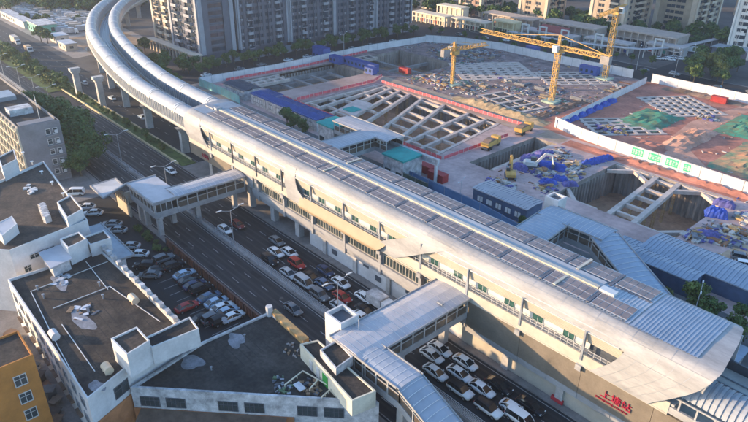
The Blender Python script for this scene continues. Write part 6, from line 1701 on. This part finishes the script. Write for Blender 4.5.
def car_proto(kind, pm, top=None, taxi=False):
    D = SECT[kind]; t = bpy.data.objects.new('car', None); COL.objects.link(t); t['_o'] = (0,0,0)
    b = MB(); rings = []
    for x, zb, zt, hw in D['L']:
        rings.append([(x,-hw*.86,zb),(x,-hw,zb+.16),(x,-hw,zt-.18),(x,-hw*.90,zt),(x,0,zt+.03),(x,hw*.90,zt),(x,hw,zt-.18),(x,hw,zb+.16),(x,hw*.86,zb)])
    V = [v for r in rings for v in r]; n = 9
    F = [(k*n+i, k*n+(i+1)%n, (k+1)*n+(i+1)%n, (k+1)*n+i) for k in range(len(rings)-1) for i in range(n)]
    F += [tuple(range(n-1,-1,-1)), tuple(range((len(rings)-1)*n, len(rings)*n))]
    b.add(V, F); body = b.build('body', pm, t, smooth=True)
    # glasshouse, with roof panel and pillars
    C = D['C']; g = MB(); V = []
    for x, z, hw in C: V += [(x,-hw,z),(x,hw,z)]
    base = [(C[0][0],-C[0][2]-.04,C[0][1]-.05),(C[0][0],C[0][2]+.04,C[0][1]-.05),(C[-1][0],-C[-1][2]-.04,C[-1][1]-.05),(C[-1][0],C[-1][2]+.04,C[-1][1]-.05)]
    for k in range(len(C)-1): V2 = [V[2*k],V[2*k+1],V[2*k+3],V[2*k+2]]; g.add(V2, [(0,1,2,3)])
    zb = min(C[0][1],C[-1][1])-.04
    for sg in (0,1):
        s = -1 if sg == 0 else 1
        pts = [(x, s*hw, z) for x, z, hw in C]; bot = [(C[-1][0], s*(.84 if kind=='sedan' else .88), zb), (C[0][0], s*(.84 if kind=='sedan' else .88), zb)]
        g.add(pts+bot, [tuple(range(len(pts)+2))])
    g.build('windows', CARGL, t)
    r0, r1 = D['roof']; r = MB(); cr = [c for c in C if r0-.2 <= c[0] <= r1+.45]
    Vr = []
    for x, z, hw in cr: Vr += [(x,-hw-.015,z+.012),(x,-hw*.5,z+.05),(x,hw*.5,z+.05),(x,hw+.015,z+.012)]
    m4 = 4
    for k in range(len(cr)-1):
        for i in range(3): r.add([Vr[k*m4+i],Vr[k*m4+i+1],Vr[(k+1)*m4+i+1],Vr[(k+1)*m4+i]], [(0,1,2,3)])
    for s in (-1,1):
        pl = [(x, s*(hw+.012), z+.006) for x, z, hw in C]
        for a, c in ((pl[0],pl[1]),(pl[-2],pl[-1])): r.beam(a, c, .07, .05)
        mid = C[2]; r.beam((mid[0]-.5, s*(mid[2]+.012), mid[1]-.02), (mid[0]-.45, s*.86, zb), .07, .04)
    r.build('roof', top or pm, t)
    for x in D['wh']:
        for s in (-1,1):
            w = MB(); y = s*(.80 if kind=='sedan' else .84); w.tube((x,y-.12,D['wr']),(x,y+.12,D['wr']), D['wr'], n=14); o = w.build('wheel', TYRE, t)
            q = MB(); q.tube((x,y+s*.121,D['wr']),(x,y+s*.14,D['wr']), D['wr']*.6, n=10); q.build('rim', RIM, o)
    L = D['L']
    for s in (-1,1):
        h = MB(); x, zb_, zt, hw = L[-2]; h.box(x+.05,s*hw*.55,zt-.22,x+.27,s*hw*.92,zt-.06); h.build('headlight', HEADL, t)
        h = MB(); x, zb_, zt, hw = L[1]; h.box(x-.10,s*hw*.55,zt-.26,x+.04,s*hw*.96,zt-.08); h.build('tail_light', TAILL, t)
        h = MB(); h.box(.78,s*.90,.92,.95,s*1.06,1.04); h.build('mirror', pm, t)
    p = MB(); x = L[-1][0]; p.box(x-.02,-.5,.42,x+.03,.5,.56); p.build('grille', DARKMET, t)
    if taxi:
        q = MB(); q.box(-.2,-.22,1.5,.05,.22,1.62); q.build('roof_sign', HEADL, t)
    return t
PROTO = {}
used = {}
def car(px, py, kind, pm, label, ang=0.0, group='cars on the main road', top=None, xy=None, sc=.94):
    key = (kind, pm.name, top.name if top else '')
    if key not in PROTO: PROTO[key] = [car_proto(kind, pm, top), False]
    pr, us = PROTO[key]
    o = pr if not us else copy_tree(pr)
    PROTO[key][1] = True
    p = Vector((xy[0],xy[1],0)) if xy else G(px, py, .5)
    o.location = (p.x, p.y, .018); o.rotation_euler = (0,0,ang); o.scale = (sc,sc,sc)
    o['label'] = label; o['category'] = 'car'; o['group'] = group; o.name = 'car'
    return o
zz = lambda x, y: (200+x/2.992, 180+y/2.992)
for x, y, k_, m_, lab in ((75,148,'sedan',P_WHITE,'lone white saloon on the road just past the slim footbridge'),(112,133,'sedan',P_MAROON,'dark maroon saloon just behind the lone white one'),(230,183,'sedan',P_GREY,'dark grey saloon ahead of the pair of white cars'),
    (228,217,'sedan',P_WHITE,'white car on the left of the side-by-side white pair'),(268,217,'sedan',P_WHITE,'white car on the right of the side-by-side white pair'),(208,240,'suv',P_BLACK,'black off-roader beside the median, left of the white pair'),
    (290,252,'suv',P_RED,'dull red car between the white pair and the silver van'),(265,280,'sedan',P_SILVER,'silver car by the median, behind the silver van'),(312,308,'van',P_SILVER,'silver van in the queue near the median'),(331,290,'sedan',P_BLACK,'black car squeezed between the silver van and the blue-grey car'),
    (375,272,'sedan',P_DBLUE,'dark blue saloon near the station wall'),(372,312,'sedan',P_BLUE,'blue-grey saloon in the middle of the queue'),(422,308,'sedan',P_WHITE,'white saloon beside the lamp, near the station wall'),(358,345,'suv',P_GREY,'grey off-roader by the median, behind the red car'),
    (425,350,'sedan',P_RED,'red saloon beside the tall lamp'),(493,352,'sedan',P_WHITE,'white saloon ahead of the red one, short of the wide footbridge'),(418,380,'sedan',P_SILVER,'silver saloon half behind the lift tower'),(492,392,'sedan',P_BLACK,'black saloon next to the wide footbridge')):
    q = zz(x, y); car(q[0], q[1], k_, m_, lab)
car(278-200+200+0, 0, 'sedan', P_GREY, 'grey saloon alone on the near carriageway, left of the median', xy=tuple(G(293,309,.5))[:2])
car(362, 318, 'sedan', P_WHITE, 'white saloon tucked against the edge of the wide footbridge')
yy = lambda x, y: (370+x/3.937, 315+y/3.937)
for x, y, k_, m_, tp, lab in ((275,135,'sedan',P_WHITE,None,'white saloon at the front left of the white batch, under the wide footbridge'),(243,160,'sedan',P_WHITE,None,'white saloon second from the footbridge, in the middle lane'),(375,188,'sedan',P_WHITE,None,'white saloon in the lane nearest the station, beside the lit wall'),
    (352,232,'sedan',P_WHITE,None,'white saloon in the middle of the white batch'),(257,227,'sedan',P_WHITE,None,'white saloon beside the median behind the footbridge stair'),(355,297,'suv',P_WHITE,P_BLACK,'white car with a black roof beside the median'),(440,292,'sedan',P_WHITE,None,'white saloon ahead of the middle one'),
    (508,278,'sedan',P_BLACK,None,'black saloon left of the red barrier'),(466,370,'suv',P_WHITE,P_BLACK,'white car with a large dark glass roof, lower in the queue'),(566,372,'sedan',P_WHITE,None,'white saloon near the bottom edge, right of the dark-roofed one'),(632,358,'sedan',P_BLACK,None,'black saloon nearest the bottom right corner'),
    (592,412,'van',P_WHITE,None,'white van at the bottom edge of the picture')):
    q = yy(x, y); car(q[0], q[1], k_, m_, lab, top=tp)
for px, py, k_, m_, lab, a in ((171,171,'sedan',P_WHITE,'lone white car on the road above the slim footbridge',0),(112,98,'sedan',P_WHITE,'white car under the railway, near the nearer bare pier',math.pi),(142,117,'sedan',P_WHITE,'white car under the railway, behind a deck pier',math.pi),(84.6,83,'sedan',P_SILVER,'silver car on the road behind the farther bare pier',math.pi),
    (113.5,52.5,'suv',P_WHITE,'white car seen through the gap between the two railway tubes',math.pi)):
    car(px, py, k_, m_, lab, ang=a)
# car park
cp = [(163.5,259,P_GREY,'suv','grey car at the top of the car park row, by the hoarding end'),(174,266,P_BLACK,'suv','black car second in the car park row'),(185.5,274,P_LBLUE,'sedan','pale blue car third in the car park row'),(189,280,P_BLACK,'sedan','black car fourth in the car park row'),(194.5,285,P_DBLUE,'sedan','dark blue car fifth in the car park row'),
      (201,289,P_BLACK,'suv','black car sixth in the car park row'),(209.5,297,P_BLUE,'sedan','blue-grey car seventh in the car park row'),(217,302,P_LBLUE,'sedan','pale blue car eighth in the car park row'),(224,307,P_WHITE,'sedan','white car ninth in the car park row'),(229,311,P_LBLUE,'sedan','pale blue car tenth in the car park row'),(235,316,P_WHITE,'sedan','white car at the lower end of the car park row')]
for px, py, m_, k_, lab in cp: 
    p = G(px, py, .5); car(px, py, k_, m_, lab, ang=math.pi/2, group='cars in the car park', xy=(p.x, max(-27.6,min(-24.4,p.y))))
for px, py, m_, k_, lab in ((187,307,P_RED,'sedan','red car in the car park, away from the hoarding row'),(203,318,P_BLACK,'sedan','black car beside the corner of the mossy-roofed building'),(213,318,P_GREY,'suv','grey car at the foot of the mossy roof parapet'),(222,320,P_BLACK,'suv','black car beside the grey one at the mossy roof parapet')):
    car(px, py, k_, m_, lab, ang=math.pi/2, group='cars in the car park')
for px, py, m_, k_, lab, a in ((86,207,P_WHITE,'sedan','white car by the white block, nearest the grey block',-2.2),(93,213,P_WHITE,'sedan','white car by the white block, second from the grey block',-2.2),(112,224,P_SILVER,'sedan','silver car beside the pale canopy, upper end',-2.3),(117,230,P_SILVER,'sedan','silver car beside the pale canopy, second from the upper end',-2.3),
    (129.5,246,P_SILVER,'sedan','silver car at the middle of the pale canopy',-2.3),(138,254,P_WHITE,'sedan','white car near the lower end of the pale canopy',-2.3),(145,266,P_BLACK,'suv','black car at the lower end of the pale canopy, next to the car park',-2.3),(150,275,P_GREY,'sedan','grey car between the canopy and the car park lines',-2.3),(157,270,P_BLACK,'sedan','black car at the entry of the car park',1.2),(75,193,P_WHITE,'van','white van in the yard under the brown-roofed block corner',-2.2)):
    car(px, py, k_, m_, lab, ang=a, group='cars beside the white block')
# box truck, lorries
def lorry(label, xy, ang, boxm, cabm, L=6.0, H=2.9, name='box_truck', cat='truck', group='lorries'):
    t = thing(name, label, cat, (0,0,0), group)
    b = MB(); b.box(-L/2,-1.1,.75,L/2-1.9,1.1,H); b.build('box_body', boxm, t)
    b = MB(); V = [(L/2-1.8,.5),(L/2,.5),(L/2+.05,1.4),(L/2-.3,2.3),(L/2-1.8,2.35)]; n = 5
    b.add([(x,-1.0,z) for x, z in V]+[(x,1.0,z) for x, z in V], [tuple(range(4,-1,-1)), tuple(range(5,10))]+[(i,(i+1)%5,5+(i+1)%5,5+i) for i in range(5)]); b.build('cab', cabm, t)
    b = MB(); b.add([(L/2+.06,-.9,1.45),(L/2+.06,.9,1.45),(L/2-.26,.9,2.25),(L/2-.26,-.9,2.25)], [(0,1,2,3)]); b.build('windscreen', CARGL, t)
    b = MB(); b.box(-L/2+.1,-.8,.45,L/2-.1,.8,.75); b.build('chassis', DARKMET, t)
    for x in (-L/2+1.1, L/2-1.0):
        for y in (-.95,.95): b = MB(); b.tube((x,y-.14,.42),(x,y+.14,.42),.42,n=12); b.build('wheel', TYRE, t)
    t.location = (xy[0],xy[1],.018); t.rotation_euler = (0,0,ang); return t
p = G(384,306,.8); lorry('small white box truck in the queue beside the edge of the wide footbridge', (p.x-.6,p.y-.2), 0, OLDWHITE, P_WHITE, 5.6, 2.6)
lorry('cream box lorry on the road at the far left, below the depot', tuple(G(16,42,.8))[:2], 0, mat('cream_lorry',(.5,.42,.35),.6,var=.1), P_WHITE, 9, 3.6)
lorry('small tan truck on the road right of the cream lorry', tuple(G(29,50,.8))[:2], 0, mat('tan_lorry',(.48,.34,.22),.6,var=.1), P_WHITE, 6, 2.8)
# depot rows of parked lorries, seen as white dashes
bus = None
DEP = [OLDWHITE, mat('cream_lorry',(0,0,0)), FBLUE]
protos = [lorry('white parked lorry in the crowded depot rows at the top left', (-260,40), 1.3, m_, P_WHITE, 8, 3.1, 'parked_lorry', 'lorry', 'lorries parked in the depot') for m_ in DEP]
n_ = 0
for r_ in range(4):
    for i in range(18):
        x = -318 + 6.4*i + r_*3; y = 36 + 8.2*r_ + .04*i
        if x > -215: continue
        if rnd.random() < .12: continue
        if n_ < 3: o = protos[n_]
        else: o = copy_tree(protos[rnd.choice((0,0,1,2))])
        n_ += 1; o.location = (x+rnd.uniform(-.6,.6), y+rnd.uniform(-.8,.8), .02); o.rotation_euler = (0,0,1.3+rnd.uniform(-.06,.06))
# traffic on the far streets
for i in range(16):
    x = -95+11*i+rnd.uniform(-4,4); y = (188.5,192,196,199.5)[i % 4]
    if x > 90: break
    car(0,0,rnd.choice(('sedan','suv')),rnd.choice((P_WHITE,P_SILVER,P_BLACK,P_GREY)),'small car on the street between the far hoarding and the shops', ang=0 if i%2 else math.pi, group='cars on the far street', xy=(x,y))
for i in range(9):
    p = G(655+rnd.uniform(0,26), 53+rnd.uniform(0,8)); car(0,0,'sedan',rnd.choice((P_WHITE,P_WHITE,P_SILVER)),'white or silver car parked at the street corner near the grove, top right', ang=rnd.choice((.3,.5)), group='cars at the far corner', xy=(p.x,p.y))
for i in range(9): car(0,0,'sedan',rnd.choice((P_WHITE,P_SILVER,P_GREY)),'car parked along the planted street below the apartment row', ang=math.pi/2, group='cars below the apartments', xy=(-97.2,50+13*i+rnd.uniform(-3,3)))
p = G(691,50.5,1); lorry('white bus-like van at the kerb of the grove, top right', (p.x,p.y), .3, P_WHITE, P_WHITE, 8, 3.0, 'van', 'van', 'lorries')
car(0,0,'suv',P_GREY,'grey car at the right edge of the sandy yard beyond the blue shed', ang=.4, group='cars on the site', xy=tuple(G(742,258,.5))[:2])
car(0,0,'suv',P_WHITE,'white car at the right edge of the sandy yard, nearest the blue shed', ang=.4, group='cars on the site', xy=tuple(G(746,266,.5))[:2])
# ---- street lamps
LAMPM = mat('lamp_grey', (.42,.43,.45), .5, .4, var=.08)
def lamp_proto(h=8.4, arm=2.4, double=True):
    t = bpy.data.objects.new('street_lamp', None); COL.objects.link(t); t['_o'] = (0,0,0)
    b = MB(); b.tube((0,0,0),(0,0,.5),.16,n=10); b.tube((0,0,.5),(0,0,h),.11,.06,n=8); b.build('pole', LAMPM, t)
    for s in ((-1,1) if double else (1,)):
        b = MB(); b.tube((0,0,h-.3),(0,s*arm,h+.5),.05,.04,n=6); o = b.build('arm', LAMPM, t)
        q = MB(); q.box(-.14,s*arm*.82,h+.40,.14,s*(arm+.7),h+.54); q.build('lamp_head', mat('lamp_head_grey',(.55,.56,.56),.4,var=.05), o)
    return t
LP = lamp_proto()
first = True
def put_lamp(p, lab, ang=0, sc=1.0, proto=None):
    global first
    if proto is None:
        o = LP if first else copy_tree(LP); first = False
    else: o = proto
    o.location = (p[0],p[1],p[2] if len(p)>2 else 0); o.rotation_euler = (0,0,ang); o.scale = (sc,sc,sc); o['label'] = lab; o['category'] = 'street lamp'; o['group'] = 'street lamps'
for x, lab in ((-30,'twin-armed lamp on the median beside the big dark tree'),(-2,'twin-armed lamp on the median just behind the slim footbridge'),(28,'twin-armed lamp on the median beside the lone white car'),(62.2,'twin-armed lamp on the median next to the red car')):
    put_lamp((x,-11.5,.16), lab)
for x, y, lab in ((-122,-11.5,'twin-armed lamp on the median farthest up the road'),(-104,-11.5,'twin-armed lamp on the median level with the farther bare pier'),(-88,-11.5,'twin-armed lamp on the median level with the nearer bare pier'),(-60,-11.5,'twin-armed lamp on the median behind the big tree clump'),(-145,-11.5,'twin-armed lamp on the median at the left edge')):
    put_lamp((x,y,.16), lab)
for q, lab in (((636,70),'tall lamp at the gate between the far hoardings'),((674,77),'tall lamp behind the far white hoarding, left of two'),((690,72),'tall lamp in front of the grove, right of two'),((344,58),'lamp in the dark tree strip below the apartment row')):
    p = G(*q); put_lamp((p.x,p.y,0), lab, ang=.5, sc=1.25)
p = G(658,290); put_lamp((103.0,31.8,2.4), 'slim lamp on the roof of the blue-roofed stair', ang=.3, sc=.75)
p = G(453,203); put_lamp((45.3,39.5,0), 'small lamp behind the dull blue hoarding', ang=.3, sc=.7)
p = G(431,175); 
# ================================================================ haze
hz = MB(); hz.box(-940, -450, -11, 430, 850, 96)
hm = bpy.data.materials.new('haze_air'); hm.use_nodes = True; hn = hm.node_tree; hn.nodes.clear()
ho = hn.nodes.new('ShaderNodeOutputMaterial'); hv = hn.nodes.new('ShaderNodeVolumePrincipled')
hv.inputs['Color'].default_value = (.72,.82,1.0,1); hv.inputs['Density'].default_value = .0002; hv.inputs['Anisotropy'].default_value = .35
hn.links.new(hv.outputs[0], ho.inputs['Volume'])
stuff(hz.build('haze', hm), 'thin pale evening haze over the whole place', 'haze')
